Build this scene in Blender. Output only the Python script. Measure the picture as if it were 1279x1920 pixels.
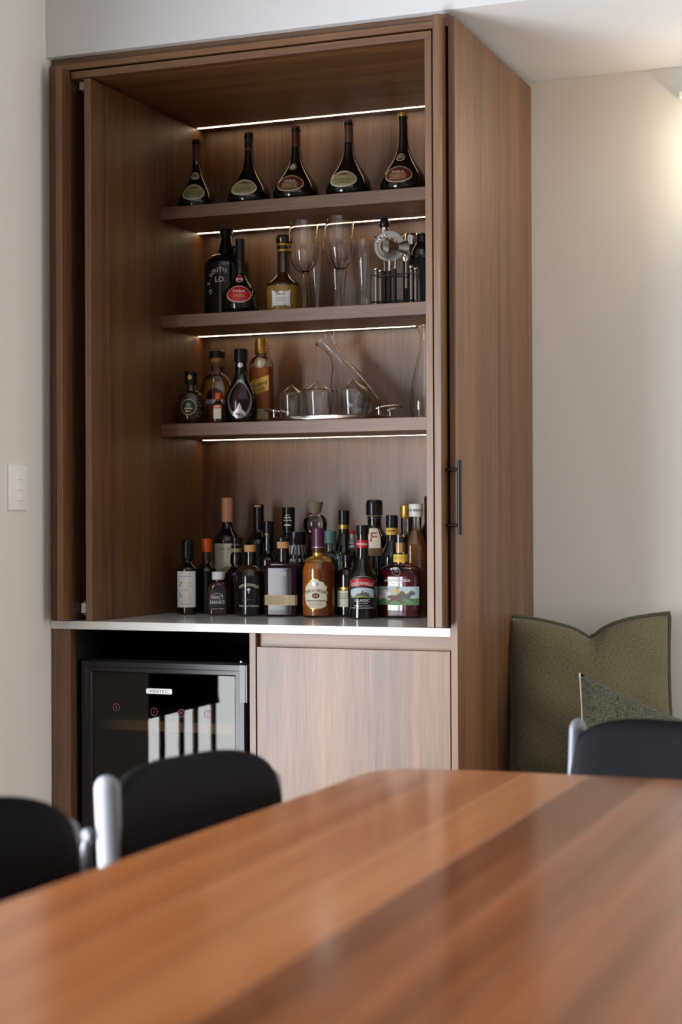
import bpy, bmesh, math, random
from math import sin, cos, pi, sqrt, radians
from mathutils import Vector, Matrix
random.seed(7)
for o in list(bpy.data.objects): bpy.data.objects.remove(o)
S = bpy.context.scene
C = S.collection

# ------------------------------------------------------------------ camera
yaw, pit, rol = 0.3717, 0.0064, -0.0047
r0 = Vector((cos(yaw), sin(yaw), 0)); fw = Vector((-sin(yaw)*cos(pit), cos(yaw)*cos(pit), sin(pit))); u0 = r0.cross(fw)
cr, sr = cos(rol), sin(rol)
rt = r0*cr + u0*sr; up = u0*cr - r0*sr
cd = bpy.data.cameras.new('camera'); cam = bpy.data.objects.new('camera', cd); C.objects.link(cam)
m = Matrix((rt, up, -fw)).transposed().to_4x4(); m.translation = Vector((2.3597, -3.93, 1.1781)); cam.matrix_world = m
cd.sensor_fit = 'VERTICAL'; cd.sensor_height = 36; cd.sensor_width = 24; cd.lens = 3166.13/1920*36
cd.clip_start = .02; cd.clip_end = 60
cd.dof.use_dof = True; cd.dof.focus_distance = 4.3; cd.dof.aperture_fstop = 2.8
S.camera = cam

# ------------------------------------------------------------------ world, lights, exposure
W = bpy.data.worlds.new('world'); S.world = W; W.use_nodes = True
W.node_tree.nodes['Background'].inputs[0].default_value = (.78, .86, 1, 1); W.node_tree.nodes['Background'].inputs[1].default_value = 1.0
def area(name, loc, rot, sx, sy, power, col):
    l = bpy.data.lights.new(name, 'AREA'); l.shape = 'RECTANGLE'; l.size = sx; l.size_y = sy; l.energy = power; l.color = col
    o = bpy.data.objects.new(name, l); C.objects.link(o); o.location = loc; o.rotation_euler = rot; return o
area('daylight_side_window', (-.32, -1.95, .94), (0, radians(-90), 0), 1.86, 2.8, 280, (.92, .96, 1))      # daylight through the glazed opening on the left
area('fill_light_right', (4.97, -.6, 1.45), (0, radians(90), 0), 1.9, 1.9, 66, (1, .96, .90))            # added fill for the end panel and left wall; the right wall is solid
S.view_settings.view_transform = 'Standard'; S.view_settings.look = 'None'; S.view_settings.gamma = 1; S.view_settings.use_curve_mapping = False
S.view_settings.exposure = 0.0
try:
    S.cycles.max_bounces = 10; S.cycles.transmission_bounces = 10; S.cycles.transparent_max_bounces = 16; S.cycles.sample_clamp_indirect = 4; S.cycles.use_denoising = True
except Exception: pass

# ------------------------------------------------------------------ materials
def srgb(r, g, b):
    f = lambda c: c/255/12.92 if c/255 <= .04045 else ((c/255+.055)/1.055)**2.4
    return (f(r), f(g), f(b), 1)
def newmat(name):
    M = bpy.data.materials.new(name); M.use_nodes = True
    return M, M.node_tree, M.node_tree.nodes['Principled BSDF']
def nd(t, typ, **kw):
    n = t.nodes.new(typ)
    for k, v in kw.items(): setattr(n, k, v)
    return n
def plain(name, col, rough=.5, metal=0, coat=0, bump=0, spec=.5, scale=200, var=.06):
    M, t, p = newmat(name)
    tc = nd(t, 'ShaderNodeTexCoord'); n = nd(t, 'ShaderNodeTexNoise'); n.inputs['Scale'].default_value = scale; n.inputs['Detail'].default_value = 3
    t.links.new(tc.outputs['Object'], n.inputs['Vector'])
    mx = nd(t, 'ShaderNodeMix', data_type='RGBA')
    mx.inputs[6].default_value = tuple(c*(1-var) for c in col[:3])+(1,); mx.inputs[7].default_value = tuple(min(1, c*(1+var)) for c in col[:3])+(1,)
    t.links.new(n.outputs['Fac'], mx.inputs[0]); t.links.new(mx.outputs[2], p.inputs['Base Color'])
    p.inputs['Roughness'].default_value = rough; p.inputs['Metallic'].default_value = metal; p.inputs['Coat Weight'].default_value = coat
    p.inputs['Specular IOR Level'].default_value = spec
    if bump:
        b = nd(t, 'ShaderNodeBump'); b.inputs['Strength'].default_value = bump; b.inputs['Distance'].default_value = .001
        t.links.new(n.outputs['Fac'], b.inputs['Height']); t.links.new(b.outputs['Normal'], p.inputs['Normal'])
    return M
def wood(name, axis, dark, mid, light, rough=.47, spec=1.0, k=1.0, coat=0, rand=False):
    """streaky veneer, grain along the given axis of the world"""
    M, t, p = newmat(name)
    g = nd(t, 'ShaderNodeNewGeometry')
    def stretched(across, along, detail, dist=0):
        mp = nd(t, 'ShaderNodeMapping'); sc = [across*k]*3; sc[axis] = along*k
        mp.inputs['Scale'].default_value = sc
        t.links.new(g.outputs['Position'], mp.inputs['Vector'])
        if rand:
            oi = nd(t, 'ShaderNodeObjectInfo'); mu = nd(t, 'ShaderNodeMath', operation='MULTIPLY'); mu.inputs[1].default_value = 37
            cb = nd(t, 'ShaderNodeCombineXYZ'); t.links.new(oi.outputs['Random'], mu.inputs[0])
            for i in range(3): t.links.new(mu.outputs[0], cb.inputs[i])
            t.links.new(cb.outputs[0], mp.inputs['Location'])
        n = nd(t, 'ShaderNodeTexNoise'); n.inputs['Scale'].default_value = 1; n.inputs['Detail'].default_value = detail; n.inputs['Distortion'].default_value = dist
        t.links.new(mp.outputs[0], n.inputs['Vector']); return n.outputs['Fac']
    broad, med, fine = stretched(11, .22, 2), stretched(48, .9, 4, .4), stretched(300, 8, 3)
    def mth(op, a, b):
        n = nd(t, 'ShaderNodeMath', operation=op)
        for i, v in enumerate((a, b)):
            if isinstance(v, (int, float)): n.inputs[i].default_value = v
            else: t.links.new(v, n.inputs[i])
        return n.outputs[0]
    s = mth('ADD', mth('MULTIPLY', broad, .62), mth('ADD', mth('MULTIPLY', med, .52), mth('MULTIPLY', fine, .72)))
    if rand: s = mth('ADD', mth('MULTIPLY', broad, .9), mth('ADD', mth('MULTIPLY', med, .42), mth('MULTIPLY', fine, .17)))
    s = mth('ADD', s, -.245 if rand else -.43)
    if rand:
        oi = nd(t, 'ShaderNodeObjectInfo'); s = mth('ADD', s, mth('MULTIPLY', mth('ADD', oi.outputs['Random'], -.5), .42))
    cr_ = nd(t, 'ShaderNodeValToRGB'); e = cr_.color_ramp.elements
    e[0].position = .27; e[0].color = dark; e[1].position = .78; e[1].color = light
    x = e.new(.5); x.color = mid
    t.links.new(s, cr_.inputs[0]); t.links.new(cr_.outputs[0], p.inputs['Base Color'])
    p.inputs['Roughness'].default_value = rough; p.inputs['Specular IOR Level'].default_value = spec; p.inputs['Coat Weight'].default_value = coat; p.inputs['Coat Roughness'].default_value = .12 if rand else .5
    b = nd(t, 'ShaderNodeBump'); b.inputs['Strength'].default_value = .12; b.inputs['Distance'].default_value = .0006
    t.links.new(fine, b.inputs['Height']); t.links.new(b.outputs['Normal'], p.inputs['Normal'])
    return M
def glass(name, col=(1, 1, 1, 1), rough=0.0, ior=1.45, trans=1):
    M, t, p = newmat(name)
    p.inputs['Base Color'].default_value = col; p.inputs['Transmission Weight'].default_value = trans; p.inputs['Roughness'].default_value = rough; p.inputs['IOR'].default_value = ior
    return M
def thin(name, col, refl=1.0):
    """thin clear pane: transparent plus fresnel reflection"""
    M, t, p = newmat(name); t.nodes.remove(p)
    tr = nd(t, 'ShaderNodeBsdfTransparent'); tr.inputs[0].default_value = col
    gl = nd(t, 'ShaderNodeBsdfGlossy'); gl.inputs['Roughness'].default_value = .02; gl.inputs[0].default_value = (refl, refl, refl, 1)
    fr = nd(t, 'ShaderNodeFresnel'); fr.inputs[0].default_value = 1.5
    mx = nd(t, 'ShaderNodeMixShader'); t.links.new(fr.outputs[0], mx.inputs[0]); t.links.new(tr.outputs[0], mx.inputs[1]); t.links.new(gl.outputs[0], mx.inputs[2])
    t.links.new(mx.outputs[0], t.nodes['Material Output'].inputs[0]); return M
def emit(name, col, strength):
    M, t, p = newmat(name); p.inputs['Base Color'].default_value = col; p.inputs['Emission Color'].default_value = col; p.inputs['Emission Strength'].default_value = strength
    return M
def fabric(name, a, b, scale, bump=.5):
    M, t, p = newmat(name)
    tc = nd(t, 'ShaderNodeTexCoord'); mp = nd(t, 'ShaderNodeMapping'); t.links.new(tc.outputs['Object'], mp.inputs[0])
    outs = []
    for sc in ((scale, 1, scale*.16), (scale*.16, 1, scale)):
        q = nd(t, 'ShaderNodeMapping'); q.inputs['Scale'].default_value = sc; t.links.new(tc.outputs['Object'], q.inputs[0])
        n = nd(t, 'ShaderNodeTexNoise'); n.inputs['Scale'].default_value = 1; n.inputs['Detail'].default_value = 2; t.links.new(q.outputs[0], n.inputs['Vector']); outs.append(n.outputs['Fac'])
    ad = nd(t, 'ShaderNodeMath', operation='ADD'); t.links.new(outs[0], ad.inputs[0]); t.links.new(outs[1], ad.inputs[1])
    mr = nd(t, 'ShaderNodeMapRange'); mr.inputs[1].default_value = .7; mr.inputs[2].default_value = 1.3; t.links.new(ad.outputs[0], mr.inputs[0])
    mx = nd(t, 'ShaderNodeMix', data_type='RGBA'); mx.inputs[6].default_value = a; mx.inputs[7].default_value = b
    t.links.new(mr.outputs[0], mx.inputs[0]); t.links.new(mx.outputs[2], p.inputs['Base Color'])
    p.inputs['Roughness'].default_value = .95; p.inputs['Specular IOR Level'].default_value = .1
    p.inputs['Sheen Weight'].default_value = .15
    bp = nd(t, 'ShaderNodeBump'); bp.inputs['Strength'].default_value = bump; bp.inputs['Distance'].default_value = .002
    t.links.new(mr.outputs[0], bp.inputs['Height']); t.links.new(bp.outputs['Normal'], p.inputs['Normal'])
    return M
WD, WM, WL = srgb(66, 36, 14), srgb(100, 63, 29), srgb(125, 84, 46)
wood_v = wood('walnut_veneer_upright', 2, WD, WM, WL)
wood_h = wood('walnut_veneer_level', 0, WD, WM, WL)
wood_table = wood('polished_table_timber', 1, srgb(104, 56, 28), srgb(148, 88, 50), srgb(168, 110, 68), rough=.15, spec=.5, k=.6, coat=0, rand=True)
M_wall = plain('wall_paint', srgb(228, 225, 217), .75, bump=.05, scale=300, var=.01)
M_ceil = plain('ceiling_paint', srgb(212, 214, 217), .8, scale=300, var=.01)
M_floor = wood('floor_timber', 1, srgb(66, 45, 32), srgb(92, 66, 48), srgb(112, 84, 62), rough=.4, coat=0)
M_stone = plain('white_stone', srgb(208, 207, 204), .14, scale=9, var=.03)
M_black = plain('black_plastic', (.006, .006, .007, 1), .22, spec=.35)
M_matte = plain('matte_black_metal', (.008, .007, .006, 1), .45, spec=.25)
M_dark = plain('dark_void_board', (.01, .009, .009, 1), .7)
M_chrome = plain('polished_chrome', (.72, .71, .70, 1), .12, metal=1, var=.01)
M_steel = plain('brushed_steel', (.5, .48, .46, 1), .32, metal=1, var=.03)
M_alu = plain('satin_aluminium', (.15, .16, .18, 1), .45, metal=.15, var=.02)
M_white = plain('white_plastic', srgb(246, 245, 242), .4, var=.01)
M_fabricblack = plain('black_upholstery', (.004, .004, .005, 1), .5, spec=.06, bump=.05, scale=500)
M_bottle = plain('near_black_glass', (.004, .003, .003, 1), .05, coat=.3, var=.02)
M_bottlegreen = plain('dark_green_glass', (.004, .007, .005, 1), .05, coat=.3)
M_bottlered = plain('dark_red_glass', (.016, .003, .006, 1), .06, spec=.3)
M_brownglass = plain('dark_brown_glass', (.035, .012, .004, 1), .06, coat=.3)
M_clear = thin('clear_thin_glass', (.93, .94, .93, 1))
M_crystal = glass('clear_glass')
M_amber = glass('amber_spirit', (.72, .21, .03, 1), ior=1.36, trans=.5)
M_pale = glass('pale_amber_spirit', (.78, .36, .07, 1), ior=1.36, trans=.75)
M_red = glass('red_spirit', (.20, .008, .016, 1), ior=1.36, trans=.5)
M_plum = glass('plum_spirit', (.10, .03, .04, 1), ior=1.36)
M_teal = glass('teal_bottle_glass', (.55, .80, .82, 1), rough=.1)
M_lime = plain('lime_yellow_liqueur', srgb(190, 190, 50), .15, coat=.3)
M_led = emit('led_diffuser', (1, .74, .46, 1), 17.0)
M_pane = thin('smoked_fridge_glass', (.55, .52, .48, 1), .55)
def col(name, r, g, b, rough=.5, **k): return plain(name, srgb(r, g, b), rough, **k)
L_cream = col('cream_paper', 214, 206, 184); L_white = col('white_paper', 226, 224, 220); L_red = col('red_paper', 168, 24, 26, .4); L_maroon = col('maroon_paper', 92, 34, 28)
L_olive = col('olive_paper', 150, 140, 100); L_black = col('black_paper', 14, 14, 15); L_gold = plain('gold_foil', srgb(196, 154, 74), .32, metal=.8); L_beige = col('beige_paper', 190, 172, 128)
L_silver = plain('silver_ink', (.55, .55, .56, 1), .35, metal=.6); L_yellow = col('yellow_paper', 226, 186, 70); L_green = col('green_print', 96, 140, 92); L_sky = col('sky_print', 176, 196, 198); L_brown = col('brown_print', 110, 74, 48)
L_grass = col('grass_print', 128, 150, 70); L_stonegrey = col('grey_print', 92, 92, 92); L_orange = col('orange_cap', 206, 84, 24, .35); L_peach = col('peach_capsule', 196, 140, 104, .4); L_purple = col('purple_capsule', 74, 34, 62, .35)
L_cork = col('cork', 188, 140, 92, .8); L_stopper = col('grey_brown_stopper', 120, 106, 84, .7); L_darkred = col('dark_red_capsule', 70, 22, 18, .4); L_brownc = col('brown_capsule', 78, 50, 38, .4); L_teal = col('teal_paper', 70, 100, 100)
L_mustard = col('mustard_ceramic', 140, 110, 44, .25, coat=.3)

# ------------------------------------------------------------------ object helpers
def link(name, verts, faces, mat, parent=None, smooth=True, sharp=.6):
    me = bpy.data.meshes.new(name); me.from_pydata([tuple(v) for v in verts], [], faces); me.validate()
    bm = bmesh.new(); bm.from_mesh(me); bmesh.ops.recalc_face_normals(bm, faces=bm.faces); bm.to_mesh(me); bm.free()
    return link_me(name, me, mat, parent, smooth, sharp)
def link_me(name, me, mat, parent=None, smooth=True, sharp=.6):
    me.materials.append(mat)
    if smooth:
        me.shade_smooth(); me.set_sharp_from_angle(angle=sharp)
    o = bpy.data.objects.new(name, me); C.objects.link(o)
    if parent: o.parent = parent
    return o
def box(name, x0, x1, y0, y1, z0, z1, mat, parent=None, bevel=.0008, seg=1):
    bm = bmesh.new(); bmesh.ops.create_cube(bm, size=1)
    for v in bm.verts: v.co = ((x0+x1)/2+v.co.x*(x1-x0), (y0+y1)/2+v.co.y*(y1-y0), (z0+z1)/2+v.co.z*(z1-z0))
    if bevel: bmesh.ops.bevel(bm, geom=list(bm.edges), offset=bevel, segments=seg, affect='EDGES', profile=.5)
    me = bpy.data.meshes.new(name); bm.to_mesh(me); bm.free()
    return link_me(name, me, mat, parent, seg > 1, .5)
def boxes(name, lst, mat, parent=None):
    bm = bmesh.new()
    for (x0, x1, y0, y1, z0, z1) in lst:
        r = bmesh.ops.create_cube(bm, size=1)
        for v in r['verts']: v.co = ((x0+x1)/2+v.co.x*(x1-x0), (y0+y1)/2+v.co.y*(y1-y0), (z0+z1)/2+v.co.z*(z1-z0))
    me = bpy.data.meshes.new(name); bm.to_mesh(me); bm.free()
    return link_me(name, me, mat, parent, False)
def struct(o): o['kind'] = 'structure'; return o
def tag(o, label, cat, group=None):
    o['label'] = label; o['category'] = cat
    if group: o['group'] = group
    return o
def thing(name, label, cat, loc=(0, 0, 0), rz=0, group=None):
    o = bpy.data.objects.new(name, None); C.objects.link(o); o.empty_display_size = .05
    o.location = loc; o.rotation_euler = (0, 0, radians(rz)); return tag(o, label, cat, group)
def rings(name, R, mat, parent=None, cap0=True, cap1=True, sharp=.6):
    """loft a list of equal-length vertex rings"""
    n = len(R[0]); V = [p for r in R for p in r]; F = []
    for i in range(len(R)-1):
        for j in range(n): F.append((i*n+j, i*n+(j+1) % n, (i+1)*n+(j+1) % n, (i+1)*n+j))
    if cap0: F.append(tuple(range(n-1, -1, -1)))
    if cap1: F.append(tuple((len(R)-1)*n+j for j in range(n)))
    return link(name, V, F, mat, parent, True, sharp)
def ring(a, b, z, n=2.0, seg=36, cx=0, cy=0):
    out = []
    for j in range(seg):
        t = 2*pi*j/seg; c, s = cos(t), sin(t)
        k = 1 if n == 2 else (abs(c)**n+abs(s)**n)**(-1/n)
        out.append((cx+a*c*k, cy+b*s*k, z))
    return out
def guard(prof, d=.0022):
    """extra rings close to the ends of long segments, so that rounding stays local"""
    out = []
    for (z0, a0), (z1, a1) in zip(prof, prof[1:]):
        out.append((z0, a0)); L = sqrt((z1-z0)**2+(a1-a0)**2)
        if L > 4*d:
            for k in (d/L, 1-d/L): out.append((z0+(z1-z0)*k, a0+(a1-a0)*k))
    return out+[prof[-1]]
def lathe(name, prof, mat, parent=None, seg=36, loc=(0, 0, 0), closed=False, sharp=.6):
    R = [[(x+loc[0], y+loc[1], zz+loc[2]) for x, y, zz in ring(max(r, .0002), max(r, .0002), z, 2, seg)] for z, r in (prof if closed else guard(prof))]
    return rings(name, R, mat, parent, not closed, not closed, sharp)
def tube(name, pts, rad, mat, parent=None, seg=12, flat=1.0, closed=False):
    P = [Vector(p) for p in pts]; n = len(P); R = []
    rad = rad if isinstance(rad, (list, tuple)) else [rad]*n
    prev = None
    for i in range(n):
        if closed: T = (P[(i+1) % n]-P[i-1]).normalized()
        else: T = (P[min(i+1, n-1)]-P[max(i-1, 0)]).normalized()
        if prev is None: A = T.orthogonal().normalized()
        else: A = (prev-T*prev.dot(T)).normalized()
        prev = A; B = T.cross(A)
        R.append([P[i]+A*cos(2*pi*j/seg)*rad[i]+B*sin(2*pi*j/seg)*rad[i]*flat for j in range(seg)])
    if closed:
        R.append(R[0]); return rings(name, R, mat, parent, False, False)
    return rings(name, R, mat, parent)
def sellipsoid(name, a, b, c, e1, e2, mat, parent=None, nu=36, nv=20, fn=None):
    pw = lambda v, e: math.copysign(abs(v)**e, v)
    R = []
    for i in range(nv+1):
        t = -pi/2+pi*i/nv; r = []
        for j in range(nu):
            f = 2*pi*j/nu
            ct = max(pw(max(cos(t), 0), e1), 1e-4)
            p = Vector((a*ct*pw(cos(f), e2), b*ct*pw(sin(f), e2), c*pw(sin(t), e1)))
            r.append(fn(p) if fn else p)
        R.append(r)
    return rings(name, R, mat, parent)
_tc = {}
def text_geo(s):
    if s not in _tc:
        cu = bpy.data.curves.new('t', 'FONT'); cu.body = s; cu.size = 1; cu.align_x = 'CENTER'; cu.resolution_u = 2
        o = bpy.data.objects.new('t', cu); C.objects.link(o)
        me = bpy.data.meshes.new_from_object(o)
        _tc[s] = ([v.co.copy() for v in me.vertices], [tuple(p.vertices) for p in me.polygons])
        bpy.data.objects.remove(o); bpy.data.curves.remove(cu); bpy.data.meshes.remove(me)
    return _tc[s]
def text(s, h, f, mat, parent, width=None, arc=None, bold=0, name='lettering'):
    """letters mapped through f(x,z) -> point; h letter height; arc=(radius) bends the baseline upward"""
    vs, fs = text_geo(s)
    xs = [v.x for v in vs]; w0 = max(xs)-min(xs); hz = .70
    sy = h/hz; sx = sy if width is None else width/w0
    V = []
    for v in vs:
        x, z = v.x*sx, v.y*sy
        if arc: a = x/arc; x, z = (arc+z)*sin(a), (arc+z)*cos(a)-arc
        V.append(f(x, z))
    return link(name, V, fs, mat, parent, False)

# ------------------------------------------------------------------ the room
XW = -.008; YB = .72; ZS = 2.425; ZC = 2.78
struct(boxes('floor', [(-.2, 5.2, -6.2, .9, -.1, 0)], M_floor))
struct(boxes('ceiling', [(-.2, 5.2, -6.2, .9, ZC, ZC+.1)], M_ceil))
struct(box('wall_upper', XW, 5.0, -.014, YB, ZS, ZC, M_ceil, bevel=.001))
struct(boxes('wall_back', [(-.2, 5.2, YB, .9, 0, ZC)], M_wall))
struct(boxes('wall_left', [(-.2, XW, -.48, YB, 0, ZC), (-.2, XW, -3.5, -.48, 1.88, ZC), (-.2, XW, -6.2, -3.5, 0, ZC)], M_wall))
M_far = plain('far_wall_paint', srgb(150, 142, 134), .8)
struct(boxes('wall_right', [(5.0, 5.2, -6.2, YB, 0, ZC)], M_far))
struct(boxes('wall_front', [(XW, 5.0, -6.2, -6.05, 0, ZC)], M_far))

win = struct(boxes('window_1', [(-.12, -.06, -.52, -.48, 0, 1.88), (-.12, -.06, -3.5, -3.46, 0, 1.88), (-.12, -.06, -3.46, -.52, 1.84, 1.88), (-.12, -.06, -3.46, -.52, 0, .04)], M_matte))
for y in (-.70, -.835, -.935, -1.07, -2.3): box('added_post', -.082, -.072, y-.012, y+.012, .04, 1.84, M_matte, win)  # close-set posts added to put dark stripes into the fridge door reflection
bl = thing('added_blind', 'added charcoal blind, out of view, darkening the fridge door reflection', 'blind', (0, 0, 0))  # unseen; added to darken the fridge reflection and shade the near corner
box('blind_cloth', -.056, -.053, -1.06, -.50, .60, 1.80, M_fabricblack, bl, bevel=0); tube('roller_tube', [(-.05, -1.07, 1.81), (-.05, -.49, 1.81)], .02, M_matte, bl); box('hem_bar', -.060, -.049, -1.06, -.50, .585, .60, M_matte, bl)

# ------------------------------------------------------------------ tall display cabinet
XI, XR = .118, 1.053; ZT = .92
disp = thing('display_cabinet', 'tall walnut bar cabinet with open shelves and folded back doors', 'cabinet', (0, 0, 0))
box('end_panel', -.0075, .0115, 0, .70, ZT+.001, 2.404, wood_v, disp)
box('end_panel', 1.1135, 1.131, 0, .70, 0, 2.411, wood_v, disp)
box('shadow_fillet', 1.1135, 1.131, .70, YB-.001, 0, 2.411, wood_v, disp)
box('gable', .100, XI, 0, .694, ZT+.001, 2.362, wood_v, disp)
box('gable_lining', XI-.001, XI+.0025, .085, .694, ZT+.001, 2.362, wood_v, disp, bevel=.0005)
box('gable', XR, 1.071, 0, .694, ZT+.001, 2.3648, wood_v, disp)
box('back_panel', -.0075, 1.113, .694, .712, ZT+.001, 2.404, wood_v, disp)
box('top_panel', .0605, 1.071, 0, .693, 2.365, 2.384, wood_h, disp)
box('fascia', .012, 1.113, -.002, .06, 2.389, 2.4055, wood_h, disp)
box('scribe_strip', -.004, 1.1125, .012, .06, 2.4065, ZS-.0005, wood_h, disp)
for zt in (2.085, 1.7748, 1.4634):
    sh = box('shelf', XI+.003, XR-.0005, .3934, .693, zt-.036, zt, wood_h, disp, bevel=.001)
    x0 = XI+.004 if zt > 1.47 else XI+.018
    box('led_strip', x0, XR-.001, .6355, .6425, zt-.0363, zt-.0340, M_led, sh, bevel=0)
box('led_strip', XI+.004, XR-.001, .6355, .6425, 2.3646, 2.3670, M_led, disp, bevel=0)
# folded-back pocket doors
dl = box('door_leaf', .0385, .0565, -.045, .46, ZT+.004, 2.388, wood_v, disp, bevel=.001)
dr = box('door_leaf', 1.0885, 1.106, -.045, .46, ZT+.004, 2.409, wood_v, disp, bevel=.001)
def handle(x0, sgn, y, z0, z1, par):
    h = tube('handle', [(x0+sgn*.035, y, z0), (x0+sgn*.035, y, z1)], .0058, M_matte, par, 20); h['label'] = 'matte black bar handle'
    for z in (z0+.0235, z1-.0235):
        tube('handle_post', [(x0, y, z), (x0+sgn*.034, y, z)], .0042, M_matte, h, 14)
handle(1.1058, 1, -.0115, 1.1475, 1.3295, dr)
handle(.0388, -1, .0155, 1.144, 1.325, dl)
for z in (1.3016, 1.1676):
    lathe('screw', [(0, .0028), (.001, .0026), (.0016, .0012)], M_chrome, dl, 14, (0, 0, 0))
    s = bpy.data.objects['screw' if z > 1.2 else 'screw.001']; s.rotation_euler = (0, radians(90), 0); s.location = (.0564, .0155, z)
for zc, nm in ((2.3604, 0), (.9523, 1)):
    h = lathe('hinge', [(-.013, .0085), (-.012, .0092), (.012, .0092), (.013, .0085)], M_white, dl, 20, (.0672, .05, zc))
    h['label'] = 'white hinge barrel'
    for s in (-1, 1):
        lathe('hinge_pin', [(0, .0035), (.004, .0030), (.006, .0052), (.0075, .003)] if s > 0 else [(-.0075, .003), (-.006, .0052), (-.004, .0030), (0, .0035)], M_chrome, h, 14, (.0672, .05, zc+s*.0125))

# ------------------------------------------------------------------ worktop and base cabinet
tag(box('worktop', XW+.001, 1.1132, -.002, .694, .8985, ZT, M_stone, bevel=.0012), 'white stone worktop running between the upper and lower cabinet', 'worktop')
base = thing('base_cabinet', 'low walnut cabinet with one flush door under white worktop', 'cabinet', (0, 0, 0))
box('side_panel', -.003, .0515, 0, .04, 0, .898, wood_v, base)
box('side_panel', -.003, .010, .041, .69, 0, .898, wood_v, base)
box('divider', .5749, .5925, 0, .69, 0, .898, wood_v, base)
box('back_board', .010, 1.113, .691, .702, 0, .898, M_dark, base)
box('bottom_board', .593, 1.113, .03, .69, .1, .118, wood_h, base)
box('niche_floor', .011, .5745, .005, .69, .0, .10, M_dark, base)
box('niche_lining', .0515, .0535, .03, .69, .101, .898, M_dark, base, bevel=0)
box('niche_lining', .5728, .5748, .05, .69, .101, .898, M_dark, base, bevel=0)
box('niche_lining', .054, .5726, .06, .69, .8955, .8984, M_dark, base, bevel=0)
box('top_rail', .593, 1.113, .018, .036, .845, .8983, wood_h, base)
box('cabinet_door', .5955, 1.1115, 0, .018, .105, .8635, wood_v, base, bevel=.001)
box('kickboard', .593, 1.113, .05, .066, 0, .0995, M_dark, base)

# ------------------------------------------------------------------ wine fridge
fr = thing('wine_fridge', 'black wine fridge with smoked glass door in the cabinet niche', 'fridge', (0, 0, 0))
FX0, FX1, FZ0, FZ1, FY = .062, .552, .115, .818, .03
boxes('body', [(FX0, FX1-.006, .075, .60, FZ1-.03, FZ1-.002), (FX0, FX1-.006, .075, .60, FZ0, FZ0+.03), (FX0, FX0+.02, .075, .60, FZ0+.03, FZ1-.03), (FX1-.026, FX1-.006, .075, .60, FZ0+.03, FZ1-.03), (FX0+.02, FX1-.026, .58, .60, FZ0+.03, FZ1-.03)], M_black, fr)
def frame(name, x0, x1, z0, z1, w, y0, y1, mat, par, ch=.008):
    R = []
    for (d, y) in ((0, y1), (0, y0+ch), (ch*.8, y0), (w*.55, y0), (w*.6, y0+.003), (w-.004, y0+.003), (w, y0+.008), (w, y1)):
        R.append([(x0+d, y, z0+d), (x1-d, y, z0+d), (x1-d, y, z1-d), (x0+d, y, z1-d)])
    R.append(R[0])
    return rings(name, R, mat, par, False, False, .3)
frame('door_frame', FX0, FX1, FZ0, FZ1, .036, FY, .072, M_black, fr)
gp = box('glass_pane', FX0+.03, FX1-.03, FY+.007, FY+.011, FZ0+.03, FZ1-.03, M_pane, fr, bevel=0)
boxes('handle', [(FX1-.0005, FX1+.004, FY-.004, FY+.02, .717, .813), (FX1-.016, FX1-.0004, FY-.006, FY-.0002, .717, .813)], plain('grey_black_plastic', (.06, .065, .07, 1), .3), fr)
lathe('hinge_cap', [(0, .006), (.004, .005), (.005, .003)], M_chrome, fr, 14, (FX1-.022, FY+.02, FZ1))
wsh = box('wooden_shelf', .085, .527, .10, .56, .6225, .6505, plain('pale_beech', srgb(214, 170, 110), .45, scale=30), fr, bevel=.002)
bd = []
for i, (x, z) in enumerate(((-1, -1), (1, -1), (1, 1), (-1, 1))):
    for k in range(7):
        a = pi+i*pi/2+k*pi/12; bd.append((.2978+x*.0335+.0045*cos(a), FY+.0055, .7370+z*.0025+.0045*sin(a)))
V = bd+[(x, FY+.0073, z) for x, y, z in bd]; n = len(bd)
bad = link('badge', V, [tuple(range(n))]+[(i, (i+1) % n, n+(i+1) % n, n+i) for i in range(n)], plain('badge_silver', srgb(222, 224, 226), .4), fr, False)
text('VINTEC', .0075, lambda x, z: (.2978+x, FY+.0052, .7333+z), L_black, bad, width=.058)
for (x, z, kind) in ((.1699, .6905, 0), (.2826, .683, 1), (.3623, .682, 2), (.4395, .682, 3)):
    ic = tube('touch_icon', [(x+.0098*cos(a), FY+.0066, z+.0098*sin(a)) for a in [2*pi*i/24 for i in range(24)]], .0007, plain('dim_red_print', srgb(150, 74, 84), .5), fr, 6, closed=True)
    for dx in ((-.003, .003) if kind == 2 else (0,)):
        tube('icon_mark', [(x+dx, FY+.0066, z-.004), (x+dx*.5, FY+.0066, z), (x+dx, FY+.0066, z+.005)], .0007, bpy.data.materials['dim_red_print'], ic, 6)

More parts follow.
